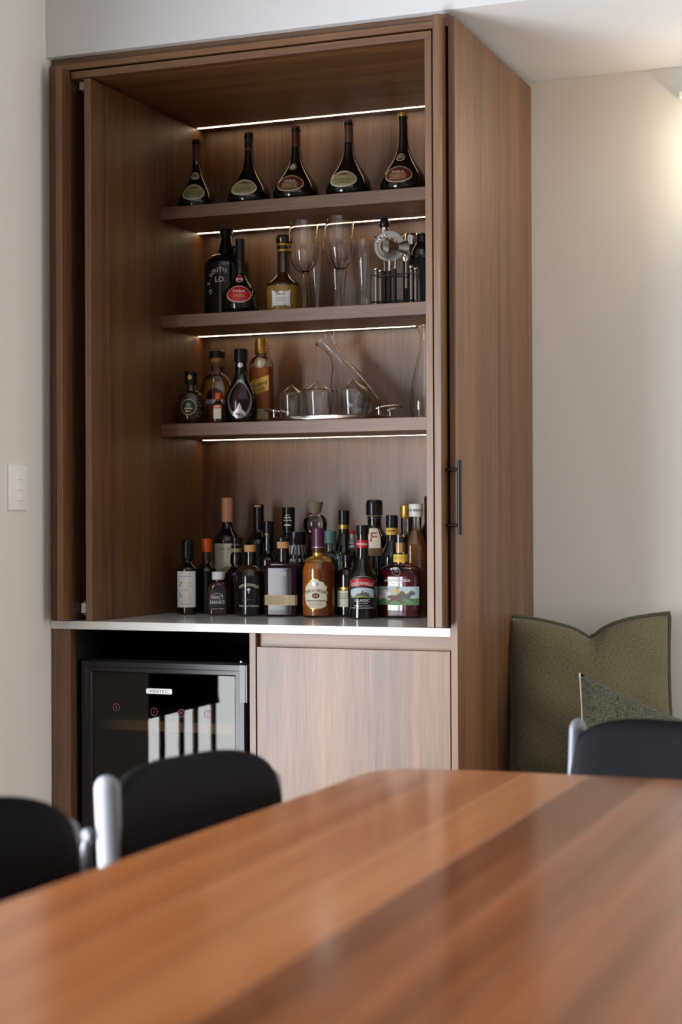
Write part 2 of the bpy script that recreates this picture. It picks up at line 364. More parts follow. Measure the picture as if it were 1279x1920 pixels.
# ------------------------------------------------------------------ bottles
def dense(prof):
    out = []
    for (z0, a0), (z1, a1) in zip(prof, prof[1:]):
        k = max(1, int(abs(z1-z0)/.006)); out += [(z0+(z1-z0)*i/k, a0+(a1-a0)*i/k) for i in range(k)]
    return out+[prof[-1]]
def curve(z0, a0, z1, a1, kind='s', n=9):
    o = []
    for i in range(1, n+1):
        t = i/n
        if kind == 's': k = (1-cos(pi*t))/2; o.append((z0+(z1-z0)*t, a0+(a1-a0)*k))
        elif kind == 'o': th = t*pi/2; o.append((z0+(z1-z0)*sin(th), a1+(a0-a1)*cos(th)))      # convex shoulder
        else: th = t*pi/2; o.append((z0+(z1-z0)*(1-cos(th)), a0+(a1-a0)*sin(th)))               # concave flare
    return o
class Bottle:
    def __init__(s, name, label, cat, loc, rz, prof, mat, depth=1.0, n=2.0, neck=None, group=None, body='glass_body', seg=40):
        s.t = thing(name, label, cat, loc, rz, group); prof = guard(prof); seg = 72 if n > 2 else seg; s.prof = prof; s.d = depth; s.n = n; s.neck = neck
        s.R = [ring(a, a*s.dd(z), z, s.nn(z), seg) for z, a in prof]
        s.body = rings(body, s.R, mat, s.t, True, True, .7)
    def blend(s, z):
        if s.neck is None: return 0
        z0, z1 = s.neck; return min(1, max(0, (z-z0)/(z1-z0)))
    def dd(s, z): k = s.blend(z); return s.d+(1-s.d)*k
    def nn(s, z): k = s.blend(z); return s.n+(2-s.n)*k
    def a(s, z):
        P = s.prof
        if z <= P[0][0]: return P[0][1]
        for (z0, a0), (z1, a1) in zip(P, P[1:]):
            if z0 <= z <= z1 and z1 > z0: return a0+(a1-a0)*(z-z0)/(z1-z0)
        return P[-1][1]
    def surf(s, zc, off, x0=0):
        ar = s.a(zc)
        def f(x, z):
            zz = zc+z; a = s.a(zz); n = s.nn(zz); b = a*s.dd(zz); x = x+x0
            if n == 2: ph = max(-1.5, min(1.5, x/ar)); return ((a+off)*sin(ph), -(b+off)*cos(ph), zz)
            q = min(.995, abs(x)/a); return (x, -b*(1-q**n)**(1/n)-off, zz)
        return f
    def patch(s, name, zc, w, h, mat, shape='rect', off=.0004, par=None, x0=0, nx=18, nz=10, e=.0004):
        """printed label following the glass; w,h full size"""
        f = s.surf(zc, off, x0); V = []; F = []
        if shape == 'rect':
            for j in range(nz+1):
                for i in range(nx+1): V.append(f((i/nx-.5)*w, (j/nz-.5)*h))
            F = [(j*(nx+1)+i, j*(nx+1)+i+1, (j+1)*(nx+1)+i+1, (j+1)*(nx+1)+i) for j in range(nz) for i in range(nx)]
        elif callable(shape):   # shape(i) -> list of outline points, fan of rings from the centre
            O = shape(); V.append(f(0, 0)); K = 5; m_ = len(O)
            for k in range(1, K+1): V += [f(x*k/K, z*k/K) for x, z in O]
            F = [(0, 1+i, 1+(i+1) % m_) for i in range(m_)]+[(1+(k-1)*m_+i, 1+k*m_+i, 1+k*m_+(i+1) % m_, 1+(k-1)*m_+(i+1) % m_) for k in range(1, K) for i in range(m_)]
        else:
            return s.patch(name, zc, w, h, mat, lambda: [(w/2*cos(2*pi*i/32)*(1 if shape == 'oval' else (abs(cos(2*pi*i/32))**3+abs(sin(2*pi*i/32))**3)**(-1/3)), h/2*sin(2*pi*i/32)*(1 if shape == 'oval' else (abs(cos(2*pi*i/32))**3+abs(sin(2*pi*i/32))**3)**(-1/3))) for i in range(32)], off, par, x0)
        return link(name, V, F, mat, par or s.t, True)
    def text(s, st, zc, h, mat, w=None, arc=None, off=.0009, par=None, x0=0):
        f = s.surf(zc, off, x0); return text(st, h, f, mat, par or s.t, w, arc)
    def lines(s, zc, w, k, dz, mat, par, h=.0012, off=.0008, x0=0):
        """rows of illegible small print as one printed block"""
        f = s.surf(zc, off, x0); V = []; F = []; rnd = random.Random(int(zc*1e5)+k)
        for j in range(k):
            z = -j*dz; x = -w/2*rnd.uniform(.75, 1); xe = -x
            while x < xe:
                l = rnd.uniform(.0025, .007); b = len(V); x2 = min(x+l, xe)
                V += [f(x, z), f(x2, z), f(x2, z+h), f(x, z+h)]; F.append((b, b+1, b+2, b+3)); x = x2+.0014
        return link('small_print', V, F, mat, par, False)
    def band(s, name, z0, z1, mat, off=.0006, par=None, k=6):
        return rings(name, [ring(s.a(z)+off, s.a(z)*s.dd(z)+off, z, s.nn(z), 36) for z in [z0+(z1-z0)*i/k for i in range(k+1)]], mat, par or s.t, False, False)
    def cap(s, z0, z1, r, mat, name='cap', r1=None, dome=.0015, rib=False, par=None):
        r1 = r1 or r
        p = [(z0, r*.98), (z0+.0006, r), (z1-dome, r1), (z1-dome*.3, r1*.93), (z1, r1*.7)]
        return lathe(name, p, mat, par or s.t, 28)
    def liquid(s, level, mat, inset=.0022, z0=.006):
        P = [(max(z, z0), a-inset) for z, a in dense(s.prof) if a-inset > .002 and z <= level]
        P.append((level, s.a(level)-inset))
        return rings('liquid', [ring(a, a*s.dd(z), z, s.nn(z), 36) for z, a in P], mat, s.t)
def cat_rom(P, i, f):
    p0, p1, p2, p3 = P[max(i-1, 0)], P[i], P[i+1], P[min(i+2, len(P)-1)]
    return [.5*(2*p1[k]+(p2[k]-p0[k])*f+(2*p0[k]-5*p1[k]+4*p2[k]-p3[k])*f*f+(3*p1[k]-p0[k]-3*p2[k]+p3[k])*f**3) for k in (0, 1)]
def std(H, r, zs, zn, rn, lip=.0012, kind='s', heel=.004):
    """body radius r up to zs, shoulder to neck radius rn at zn, neck to H"""
    return [(0, r-heel), (heel*.4, r-heel*.35), (heel, r)]+[(zs, r)]+curve(zs, r, zn, rn, kind)+[(H-.006, rn), (H-.0055, rn+lip), (H, rn+lip)]

# --- top shelf: five round decanters
Z1, Z2, Z3 = 2.0852, 1.775, 1.4636
def decanter(x, y, H, r, rz, label):
    k = .0128/r; Q = [(0, .86), (.02, .93), (.09, 1.0), (.16, .985), (.24, .90), (.32, .735), (.40, .54), (.48, .37), (.56, .27), (.64, .225), (.74, k), (.86, k)]
    p = [(H*Q[0][0], r*Q[0][1])]+[(H*q[0], r*q[1]) for i in range(len(Q)-1) for q in [cat_rom(Q, i, f) for f in (.25, .5, .75, 1)]]
    p += [(H*.93, .0122), (H*.932, .0145), (H*.965, .0145), (H*.967, .0124), (H, .0124)]
    return Bottle('decanter_bottle', label, 'bottle', (x, y, Z1), rz, p, M_bottle, group='round decanter bottles on the top shelf')
specs = [(.1867, .2104, .055, 12, L_olive, L_cream, L_darkred, .70, 1, 'squat round decanter bottle at left end of top shelf'),
         (.3538, .2159, .0635, 6, L_olive, L_cream, L_black, .86, 0, 'round decanter bottle with cream oval label, second from left on top shelf'),
         (.5005, .2212, .0655, 4, L_maroon, L_beige, L_darkred, .74, 2, 'middle round decanter bottle with maroon oval label and dark red capsule'),
         (.6616, .2248, .0645, 3, L_olive, L_cream, L_brownc, .72, 0, 'round decanter bottle with cream label and long brown capsule'),
         (.8236, .2294, .0645, 4, L_maroon, L_beige, L_gold, .955, 3, 'round decanter bottle with gold top at right end of top shelf')]
for (x, H, r, rz, lab, rim, capm, cz, med, name) in specs:
    b = decanter(x, .5, H, r, rz, name)
    b.cap(H*cz, H+.001, .0131 if cz < .9 else .0146, capm, 'capsule')
    if capm is L_black: b.band('neck_band', H*.76, H*.80, L_darkred, .0004)
    w = .082*r/.0645
    e0 = b.patch('oval_label', .050, w, .048, rim, 'oval', .0006)
    e1 = b.patch('label_print', .050, w*.92, .0425, lab, 'oval', .0011, e0)
    ink = L_cream if lab is L_maroon else L_black
    if lab is L_maroon: b.text('PARA', .053, .0072, ink, .034, None, .0018, e0)
    else:
        b.lines(.061, .026, 1, .004, ink, e0, .004, .0018)
    b.lines(.049, .050, 4, .0042, L_beige if lab is L_maroon else L_black, e0, .0015, .0018)
    if med:
        d0 = b.patch('neck_medallion', .102, .023, .023, rim if med != 2 else L_maroon, 'oval', .0008)
        b.patch('medallion_print', .102, .018, .018, L_olive if med != 3 else L_black, 'oval', .0014, d0)
        b.lines(.1045, .012, 2, .005, L_cream if med != 1 else L_black, d0, .0022, .002)

# --- second shelf
b = Bottle('growler_jug', 'large black flagon with white curved lettering behind red label bottle', 'bottle', (.2486, .57, Z2), 8,
           [(0, .060), (.004, .0645), (.01, .0665), (.155, .0665)]+curve(.155, .0665, .192, .028, 'o')+[(.235, .0175), (.24, .0165), (.247, .0165), (.248, .0195), (.2668, .0195)], M_bottle)
b.cap(.248, .2675, .0208, M_black)
def arcletters(b, st, rad, a0, a1, zc, h, mat):
    n = len(st)
    for i, ch in enumerate(st):
        a = radians(a0+(a1-a0)*i/max(1, n-1)); ca, sa = cos(a), sin(a); f = b.surf(zc, .0008)
        rot = a-pi/2
        text(ch, h, lambda x, z: f(rad*ca+x*cos(rot)-z*sin(rot), rad*sa+x*sin(rot)+z*cos(rot)), mat, b.t, None)
arcletters(b, 'U.S.SOUTH', .034, 215, 70, .100, .0125, L_cream)
b.text('LO.', .104, .016, L_cream, .03, None, .0008)
tube('lug_handle', [(.024, -.004, .215), (.036, -.008, .213), (.042, -.010, .200), (.038, -.010, .190)], .0045, M_bottle, b.t)

b = Bottle('port_bottle', 'black round bottle with red oval label on second shelf', 'bottle', (.342, .46, Z2), 20,
           [(0, .042), (.003, .048), (.012, .0535), (.026, .0545), (.045, .052)]+curve(.045, .052, .125, .0135, 's', 14)+[(.2148, .0125)], M_bottle)
b.cap(.150, .2155, .0138, M_black, 'capsule')
e0 = b.patch('oval_label', .052, .074, .049, L_cream, 'oval', .0008)
e1 = b.patch('label_print', .052, .069, .0445, L_red, 'oval', .0014, e0)
b.text('PARA', .057, .0075, L_white, .035, None, .0022, e0); b.lines(.049, .034, 2, .0042, L_gold, e0, .0015, .0022)
d0 = b.patch('neck_medallion', .099, .019, .022, L_cream, 'oval', .0012); b.patch('medallion_print', .104, .015, .009, L_red, 'oval', .0019, d0); b.patch('medallion_print', .093, .013, .007, L_red, 'oval', .0019, d0)

b = Bottle('bell_decanter', 'bell-shaped mustard and amber decanter with white label beside the wine glasses', 'bottle', (.4467, .53, Z2), 14,
           [(0, .046), (.004, .0495), (.06, .0500), (.082, .0485)], L_mustard, body='lower_body')
rings('amber_top', [ring(a, a, z) for z, a in [(.082, .0485), (.0835, .0488)]+curve(.0835, .0488, .125, .0175, 's', 10)+[(.18, .0165), (.182, .0185), (.205, .0185)]], M_brownglass, b.t)
b.prof = [(0, .05), (.08, .05), (.125, .0175), (.205, .0185)]
lathe('neck_ring', [(.181, .0175), (.183, .0195), (.188, .0195), (.19, .0175)], L_gold, b.t); lathe('neck_ring', [(.199, .0175), (.2, .0195), (.205, .0195), (.206, .0175)], L_gold, b.t)
lathe('stopper', [(.206, .018), (.209, .0205), (.222, .0225), (.2295, .019), (.2313, .008)], M_brownglass, b.t)
b.prof = [(0, .0505), (.09, .0500)]
def scroll(w, h):
    return lambda: [(w/2*sx_, h/2*sz_) for sx_, sz_ in ((-1, -1.15), (-.86, -.9), (0, -.88), (.86, -.9), (1, -1.15), (.95, -.4), (.93, 0), (.95, .4), (1, 1.15), (.86, .92), (0, .9), (-.86, .92), (-1, 1.15), (-.95, .4), (-.93, 0), (-.95, -.4))]
e0 = b.patch('paper_label', .043, .056, .046, L_white, scroll(.056, .046), .0006)
b.text('DALEY', .052, .0065, L_black, .028, None, .0014, e0); b.lines(.045, .036, 3, .0048, L_stonegrey, e0, .0013, .0014)

def stem_glass(x, y, z, H, r, label, cat='wine glass'):
    t = thing('wine_glass', label, cat, (x, y, z), 0, 'large stemmed wine glasses')
    zb = H*.42
    o = [(0, .036), (.002, .036), (.004, .030), (.007, .012), (.012, .0055), (.03, .004), (zb-.012, .004), (zb-.004, .006)]
    bowl = [(0, .008), (.03, .30), (.10, .58), (.22, .83), (.36, .96), (.50, 1.0), (.65, .985), (.82, .93), (1.0, .87)]
    hb = H-zb
    outer = [(zb+hb*u, r*k) if u else (zb, .008) for u, k in bowl]; inner = [(zb+hb*u+(.003 if u < .2 else 0), max(.001, r*k-.0011)) if u else (zb+.004, .001) for u, k in bowl]
    sm = lambda P: [P[0]]+[tuple((P[i][k]*(1-f)+P[i+1][k]*f) if i in (0,) else cat_rom(P, i, f)[k] for k in (0, 1)) for i in range(len(P)-1) for f in (.25, .5, .75, 1)]
    lathe('bowl', sm(outer)+list(reversed(sm(inner))), M_crystal, t, 40, closed=True, sharp=1.2)
    lathe('stem', o+[(zb+.001, .007)], M_crystal, t, 24)
    return t
stem_glass(.5362, .47, Z2, .2531, .0437, 'stemmed wine glass next to the bell-shaped decanter')
stem_glass(.6484, .46, Z2, .2556, .0432, 'stemmed wine glass nearer the black bar tools')
def beer_glass(x, y, H, r, label):
    t = thing('beer_glass', label, 'glass', (x, y, Z2), 0, 'tall beer glasses')
    P = [(0, .74), (.03, .72), (.15, .62), (.35, .66), (.6, .86), (.78, .98), (.9, 1.0), (1, .96)]
    sm = [P[0]]+[tuple(cat_rom(P, i, f)) for i in range(len(P)-1) for f in (.34, .67, 1)]
    outer = [(H*u, r*k) for u, k in sm]; inner = [(max(.008, H*u), r*k-.0013) for u, k in sm]
    lathe('tumbler', outer+list(reversed(inner))+[(.008, .0005), (0, .0005)], M_crystal, t, 36, closed=True, sharp=1.2)
beer_glass(.7213, .46, .1882, .0296, 'short beer glass standing against the bar tool rack')
beer_glass(.5150, .62, .215, .031, 'tall beer glass behind the wine glass nearest the decanter')
beer_glass(.5950, .58, .208, .0305, 'tall beer glass between and behind the two wine glasses')
beer_glass(.6640, .60, .208, .0305, 'tall beer glass behind the wine glass nearer bar tools')

# bar tools
st = thing('bar_tool_rack', 'small chrome rack with ball-topped posts on second shelf', 'rack', (0, 0, 0))
for (x, y, h) in ((.7592, .45, .1055), (.862, .45, .113), (.7592, .487, .1055), (.862, .487, .113)):
    h = .109
    p = tube('post', [(x, y, Z2), (x, y, Z2+h-.012)], .0042, M_chrome, st, 16)
    sellipsoid('ball_top', .0065, .0065, .0055, 1, 1, M_chrome, p, 20, 12, lambda q, x=x, y=y, h=h: q+Vector((x, y, Z2+h-.0055)))
for z in (.012, .085):
    tube('rail', [(.746, .4445, Z2+z), (.875, .4445, Z2+z)], .0022, M_black, st, 10); tube('rail', [(.7592, .487, Z2+z), (.862, .487, Z2+z)], .0022, M_black, st, 10)
    for x in (.7592, .862): tube('side_rail', [(x, .4445, Z2+z), (x, .487, Z2+z)], .0022, M_black, st, 10)
def hang(name, label, x, y, hz0, hz1, r):
    t = thing(name, label, 'bar tool', (x, y, Z2), 20, 'bar tools hanging in the rack')
    tube('grip', [(0, 0, hz0), (0, 0, hz1)], r, M_matte, t, 14)
    return t
t = hang('muddler', 'black ball-ended muddler standing tallest in the tool rack', .777, .472, .004, .10, .0058)
tube('shaft', [(0, 0, .10), (0, 0, .195)], .003, M_chrome, t, 12)
sellipsoid('ball', .0145, .0145, .017, 1, 1, M_black, t, 24, 16, lambda q: q+Vector((0, 0, .232))); lathe('collar', [(.193, .004), (.203, .0115), (.214, .0125), (.220, .0115)], M_chrome, t, 20)
t = hang('cocktail_strainer', 'round perforated steel strainer in front of the tool rack', .795, .462, .004, .098, .0046)
def strainer(t, cz, R):
    N = 64; V = []; F = []
    for y in (-.0045, -.003):
        for k in (1.0, .60): V += [(R*k*cos(2*pi*i/N), y, cz+R*k*sin(2*pi*i/N)) for i in range(N)]
    for i in range(N):
        j = (i+1) % N
        F += [(i, j, N+j, N+i), (2*N+i, 2*N+j, 3*N+j, 3*N+i), (i, j, 2*N+j, 2*N+i), (N+i, N+j, 3*N+j, 3*N+i)]
    ringo = link('perforated_disc', V, F, M_steel, t, True, .5)
    for a in (-.36, 0, .36): boxes('bar', [(a*R-.0022, a*R+.0022, -.0045, -.003, cz-R*.58, cz+R*.58)], M_steel, ringo)
    boxes('cross_plate', [(-R*.66, -R*.12, -.0047, -.0028, cz-.034*R/.043, cz-.02*R/.043)], M_steel, ringo)
    for a in (150, 275, 40): tube('ear', [(R*.95*cos(radians(a)), -.0037, cz+R*.95*sin(radians(a))), (R*1.22*cos(radians(a)), -.0037, cz+R*1.22*sin(radians(a)))], .0045, M_steel, ringo, 10, .35)
    pts = []
    for i in range(300):
        a = radians(95+150*i/299); rr = R*.80+.0024*cos(i*1.1); pts.append((rr*cos(a), -.0055+.0024*sin(i*1.1), cz+rr*sin(a)))
    tube('coil_spring', pts, .0005, M_chrome, ringo, 5)
strainer(t, .166, .042)
tube('shaft', [(0, 0, .098), (0, -.003, .126)], .003, M_steel, t, 10)
t = hang('double_jigger', 'steel double-cone jigger held sideways at the tool rack', .822, .430, .004, .098, .0046)
tube('shaft', [(0, 0, .098), (.002, -.002, .125)], .003, M_chrome, t, 10)
def cone(r0, r1, x0, x1, par):
    R = []
    for (x, r) in ((x0, r0), (x1, r1), (x1, r1-.0012), (x0+.002*(1 if x1 > x0 else -1), r0-.001)):
        R.append([(x, -.004+r*cos(2*pi*i/28)*.9, .158+r*sin(2*pi*i/28)) for i in range(28)])
    return rings('cup', R, M_steel, par, True, True, .5)
jg = cone(.010, .0225, .004, -.028, t); jg2 = cone(.010, .0195, .006, .034, t)
for q in (jg, jg2): q.rotation_euler = (0, 0, radians(24))
t = hang('bar_spoon', 'slim steel bar spoon behind the jigger in tool rack', .838, .478, .004, .05, .0042)
tube('shaft', [(0, 0, .05), (0, 0, .125)], .0042, M_chrome, t, 12); sellipsoid('bowl', .011, .004, .018, 1, 1, M_chrome, t, 20, 12, lambda q: q+Vector((0, 0, .14)))
t = thing('cocktail_shaker', 'black cocktail shaker with rounded steel shoulder at right of second shelf', 'shaker', (.859, .563, Z2), 0)
lathe('body', [(0, .027), (.003, .030), (.11, .036), (.135, .0365), (.14, .0345)], M_black, t, 36)
lathe('shoulder', [(.1405, .036), (.150, .0365), (.166, .033), (.178, .026), (.186, .0205)], plain('dark_steel', (.10, .095, .09, 1), .18, metal=1), t, 36)
lathe('cap', [(.1865, .0195), (.189, .0205), (.205, .0195), (.212, .017), (.216, .009)], M_black, t, 30)
t = thing('black_flask', 'black flask with steel cap standing behind the cocktail shaker', 'bottle', (.805, .625, Z2), 0)
lathe('body', [(0, .024), (.004, .026), (.17, .026), (.19, .022)], M_black, t, 30)
lathe('cap', [(.191, .021), (.193, .0225), (.219, .0225), (.2255, .020), (.2275, .013)], M_chrome, t, 30)

# --- third shelf
b = Bottle('cognac_bottle', 'small round dimpled dark cognac bottle at left of third shelf', 'bottle', (.1794, .47, Z3), 14,
           [(0, .030), (.003, .034)]+curve(.003, .034, .042, .0455, 'i', 6)+curve(.042, .0455, .098, .0175, 'o', 12)+[(.112, .0125), (.1546, .0125)], M_brownglass, depth=.8, neck=(.08, .11))
b.cap(.118, .1555, .0178, M_black); e0 = b.patch('round_label', .050, .046, .046, L_beige, 'oval', .0008); b.patch('label_print', .050, .042, .042, L_black, 'oval', .0014, e0); b.patch('crest', .056, .015, .015, L_green, 'oval', .0022, e0); b.lines(.044, .026, 1, .004, L_cream, e0, .0035, .0022); b.lines(.036, .02, 1, .004, L_gold, e0, .0035, .0022)
b.patch('cap_crest', .137, .009, .014, L_gold, 'oval', .0062)
rnd = random.Random(3)
dim = []
for j in range(7):
    for i in range(15):
        an = -1.05+2.1*(i+.5*(j % 2))/14; z = .022+.0098*j
        if abs(an) < .55 and z < .075: continue
        a = b.a(z); dim.append((a*sin(an), -a*.8*cos(an), z))
V = []; F = []
for (x, y, z) in dim:
    k = len(V); tx, ty = cos(math.atan2(x, -y))*.0029, sin(math.atan2(x, -y))*.0029; V += [(x-tx, y-ty, z), (x, y, z-.005), (x+tx, y+ty, z), (x, y, z+.005), (x*1.035, y*1.035, z)]; F += [(k, k+1, k+4), (k+1, k+2, k+4), (k+2, k+3, k+4), (k+3, k, k+4)]
link('cut_facets', V, F, M_brownglass, b.t, False)['kind'] = 'stuff'

b = Bottle('round_flask', 'round clear flask with dark stopper behind the cognac bottle', 'bottle', (.2205, .56, Z3), 12,
           [(0, .034), (.003, .038)]+curve(.003, .038, .072, .0555, 'i', 8)+curve(.072, .0555, .152, .0205, 'o', 12)+[(.160, .0175), (.192, .0175)], M_clear, depth=.6, neck=(.13, .16))
b.liquid(.135, M_pale); lathe('cork', [(.186, .0165), (.2, .0165)], L_cork, b.t); b.cap(.2, .2216, .0235, M_black, 'stopper')
e0 = b.patch('dark_label', .088, .05, .044, M_plum, 'oval', .001); b.patch('paper_strip', .070, .05, .012, L_silver, 'rect', .0018, e0)
b = Bottle('miniature_bottle', 'miniature amber bottle with orange-red cap between the round bottles', 'bottle', (.2852, .43, Z3), 16, std(.0865, .0158, .050, .066, .0075, kind='s'), M_brownglass, n=3.2, neck=(.05, .066))
b.cap(.068, .0872, .0098, L_orange); e0 = b.patch('paper_label', .031, .022, .038, L_cream, 'rect', .0005, nx=8); b.patch('label_banner', .046, .024, .009, L_orange, 'rect', .001, e0, nx=6); b.lines(.046, .016, 1, .004, L_white, e0, .003, .0015)
b = Bottle('pinch_bottle', 'dark pinched whisky bottle with large oval front panel on third shelf', 'bottle', (.3393, .47, Z3), 16,
           [(0, .036), (.003, .040)]+curve(.003, .040, .062, .0485, 'i', 7)+curve(.062, .0485, .150, .0175, 's', 14)+[(.158, .0155), (.2, .0155)], M_bottle, depth=.75, neck=(.12, .155))
b.cap(.148, .176, .0172, M_black, 'capsule'); b.cap(.176, .2135, .0195, M_black); b.patch('neck_tag', .166, .014, .014, L_silver, 'oval', .0022)
OV = lambda w, h: (lambda: [(w/2*cos(2*pi*i/40), h/2*sin(2*pi*i/40)) for i in range(40)])
e0 = b.patch('oval_frame', .069, .077, .112, plain('dull_pewter', (.3, .3, .31, 1), .3, metal=.7), OV(.077, .112), .0006); e1 = b.patch('oval_panel', .069, .064, .096, M_plum, OV(.064, .096), .0014, e0)
b.text('15', .115, .0095, L_silver, .013, None, .0024, e0)
e2 = b.patch('silver_crest', .036, .034, .036, L_silver, lambda: [(-.019, -.016), (.019, -.016), (.017, -.006), (.008, .002), (.004, .014), (0, .021), (-.004, .014), (-.008, .002), (-.017, -.006)], .0018)
b.text('Dimple', .024, .0095, L_white, .034, None, .003, e2)
b = Bottle('square_rum_bottle', 'tall square amber bottle with ribbed gold cap on third shelf', 'bottle', (.3673, .55, Z3), 14, std(.2486, .0335, .172, .200, .0135, kind='o'), M_clear, depth=.9, n=4.5, neck=(.17, .2))
b.liquid(.166, M_amber)
cp = b.cap(.205, .2495, .0195, L_gold); 
for i in range(5): lathe('cap_rib', [(.2115+.006*i, .0193), (.2125+.006*i, .0203), (.2145+.006*i, .0203), (.2155+.006*i, .0193)], L_gold, cp, 28)
e0 = b.patch('medallion', .178, .032, .032, L_beige, 'oval', .001); b.patch('bear_mark', .176, .010, .018, L_white, 'oval', .002, e0)
f_ = b.surf(.108, .0012); V = [f_(-.026, -.028), f_(.026, -.010), f_(.026, .034), f_(-.026, .016)]
sl = link('slanted_label', V, [(0, 1, 2, 3)], L_yellow, b.t, False)
f2 = b.surf(.108, .002); text('Bundaberg', .0095, lambda x, z: f2(x, z+.004+x*.35), L_black, sl, .042); text('RUM', .008, lambda x, z: f2(x+.004, z-.010+x*.35), L_red, sl, .018)
b.patch('foot_label', .030, .048, .030, L_beige, 'rect', .001)

tr = thing('serving_tray', 'oval mirror-finish serving tray with curled handles on third shelf', 'tray', (.607, .500, Z3), 0)
R = []
for (k, z) in ((.94, 0), (.97, .0), (1.0, .006), (1.01, .011), (1.0, .0125), (.975, .0105), (.95, .0035)):
    R.append(ring(.168*k, .105*k, z, 3, 64))
rings('tray_body', R, M_chrome, tr)
for s in (-1, 1):
    h = tube('handle', [(s*.150, -.046, .030), (s*.172, -.046, .035), (s*.196, -.034, .0375), (s*.208, 0, .038), (s*.196, .034, .0375), (s*.172, .046, .035), (s*.150, .046, .030)], .0036, M_chrome, tr, 12)
    for y in (-.046, .046): lathe('handle_foot', [(0.008, .005), (.012, .004), (.026, .0038), (.029, .0058), (.034, .0058), (.037, .003)], M_chrome, h, 16, (s*.158, y, 0))
def peaked(x, y, H, r, label):
    t = thing('tumbler', label, 'glass', (x, y, Z3+.0048), 0, 'upturned tumblers on the tray')
    P = [(0, .80), (.25, .88), (.5, .96), (.66, 1.0), (.73, .985), (.765, .90), (.86, .52), (.95, .17), (.99, .05), (1, .005)]
    sm = [P[0]]+[tuple(cat_rom(P, i, f)) for i in range(len(P)-1) for f in (.25, .5, .75, 1)]
    outer = [(H*u, max(.0005, r*k)) for u, k in sm]; inner = [(H*u-.0022*min(1, u*1.5), max(.0004, r*k-.0014)) for u, k in sm]
    lathe('glass_wall', outer+list(reversed(inner)), M_crystal, t, 40, closed=True, sharp=1.2)
peaked(.5006, .46, .1010, .0385, 'upturned peaked tumbler at left end of the tray')
peaked(.587, .445, .1085, .0445, 'middle upturned peaked tumbler on the tray')
peaked(.6926, .445, .1080, .0475, 'upturned peaked tumbler in front of the slanted carafe')
ca = thing('wine_carafe', 'clear carafe with slanted flared neck standing on the tray', 'carafe', (.667, .566, Z3+.0048), 0)
K = [(-.004, .002, .052, 0), (-.003, .006, .066, 0), (-.002, .025, .082, 0), (-.006, .046, .0855, -2), (-.014, .068, .079, -4), (-.026, .092, .066, -8), (-.039, .118, .050, -13), (-.051, .142, .036, -19), (-.062, .163, .0245, -25), (-.0715, .182, .0175, -30), (-.078, .194, .0158, -33), (-.086, .206, .0172, -35), (-.097, .224, .0235, -37), (-.108, .240, .0325, -38)]
def krings(dr):
    R = []
    for (cx, cz, r, a) in K:
        r -= dr; A = radians(a)
        R.append([(cx+r*cos(t)*cos(A), r*sin(t)*.84, cz+r*cos(t)*-sin(A)) for t in [2*pi*i/40 for i in range(40)]])
    return R
ro = krings(0); ri = krings(.0018)
rings('glass_wall', [[(p[0]*.2-.003, p[1]*.2, .0005) for p in ro[0]]]+ro+list(reversed(ri))+[[(p[0]*.2-.003, p[1]*.2, .004) for p in ri[0]]], M_crystal, ca, True, True, 1.2)
vs = thing('twisted_decanter', 'clear decanter with gilded frilled rim at right end of third shelf', 'decanter', (.884, .5, Z3), 0)
R = []
Pv = [(0, .030), (.004, .036), (.03, .042), (.06, .041), (.10, .035), (.14, .027), (.18, .018), (.205, .0135), (.225, .0125), (.24, .015), (.252, .021), (.257, .023)]
for dr in (0, .002):
    rr = [[((r-dr)*(1+(.12 if z > .235 else .04)*cos(3*t+z*14))*cos(t), (r-dr)*(1+(.12 if z > .235 else .04)*cos(3*t+z*14))*sin(t), max(z, .006 if dr else 0)) for t in [2*pi*i/42 for i in range(42)]] for z, r in Pv]
    R += rr if not dr else list(reversed(rr))
rings('glass_wall', R, M_crystal, vs, True, True, 1.2)
tube('gilded_rim', [(.0225*(1+.12*cos(3*t+3.6))*cos(t), .0225*(1+.12*cos(3*t+3.6))*sin(t), .2575) for t in [2*pi*i/36 for i in range(36)]], .0016, L_gold, vs, 8, closed=True)

# --- bottles on the worktop, front row
Z0 = ZT+.0003
b = Bottle('liqueur_bottle', 'dark slim bottle with tall white label and waxed top, leftmost on worktop', 'bottle', (.2092, .385, Z0), 14, std(.190, .0322, .128, .152, .0125, kind='s'), M_bottle)
b.cap(.158, .2105, .0178, M_black, 'wax_cap', r1=.0185, dome=.004); b.band('bare_neck', .150, .158, M_plum, .0002)
e0 = b.patch('white_label', .072, .060, .102, L_white, 'rect', .0005); b.lines(.108, .036, 1, .003, L_stonegrey, e0, .0014, .0012)
for dx, zz, mm in ((-.012, .090, L_stonegrey), (-.016, .083, L_olive), (-.012, .052, L_stonegrey), (-.016, .058, L_olive), (.011, .090, L_yellow), (.011, .081, L_yellow), (.011, .053, L_yellow), (.011, .046, L_yellow)): b.patch('print_spot', zz, .005, .005, mm, 'oval', .0012, e0, dx)
b.text('GINI', .068, .003, L_stonegrey, .018, None, .0012, e0); b.lines(.030, .036, 1, .003, L_stonegrey, e0, .0012, .0012)
b = Bottle('sauce_bottle', 'small brown bottle with arched black label and white cap', 'bottle', (.3114, .37, Z0), 18, std(.103, .0292, .066, .094, .0125, kind='o'), M_brownglass, depth=.62, n=3.4, neck=(.07, .095))
b.cap(.1, .1221, .0172, L_white); lathe('glass_collar', [(.094, .0135), (.0955, .0145), (.0985, .0145), (.0995, .0135)], M_clear, b.t)
arch = [(-.0235, -.037), (.0235, -.037), (.0235, .008)]+[(.0235*cos(a), .008+.026*sin(a)) for a in [pi*i/16 for i in range(1, 16)]]+[(-.0235, .008)]
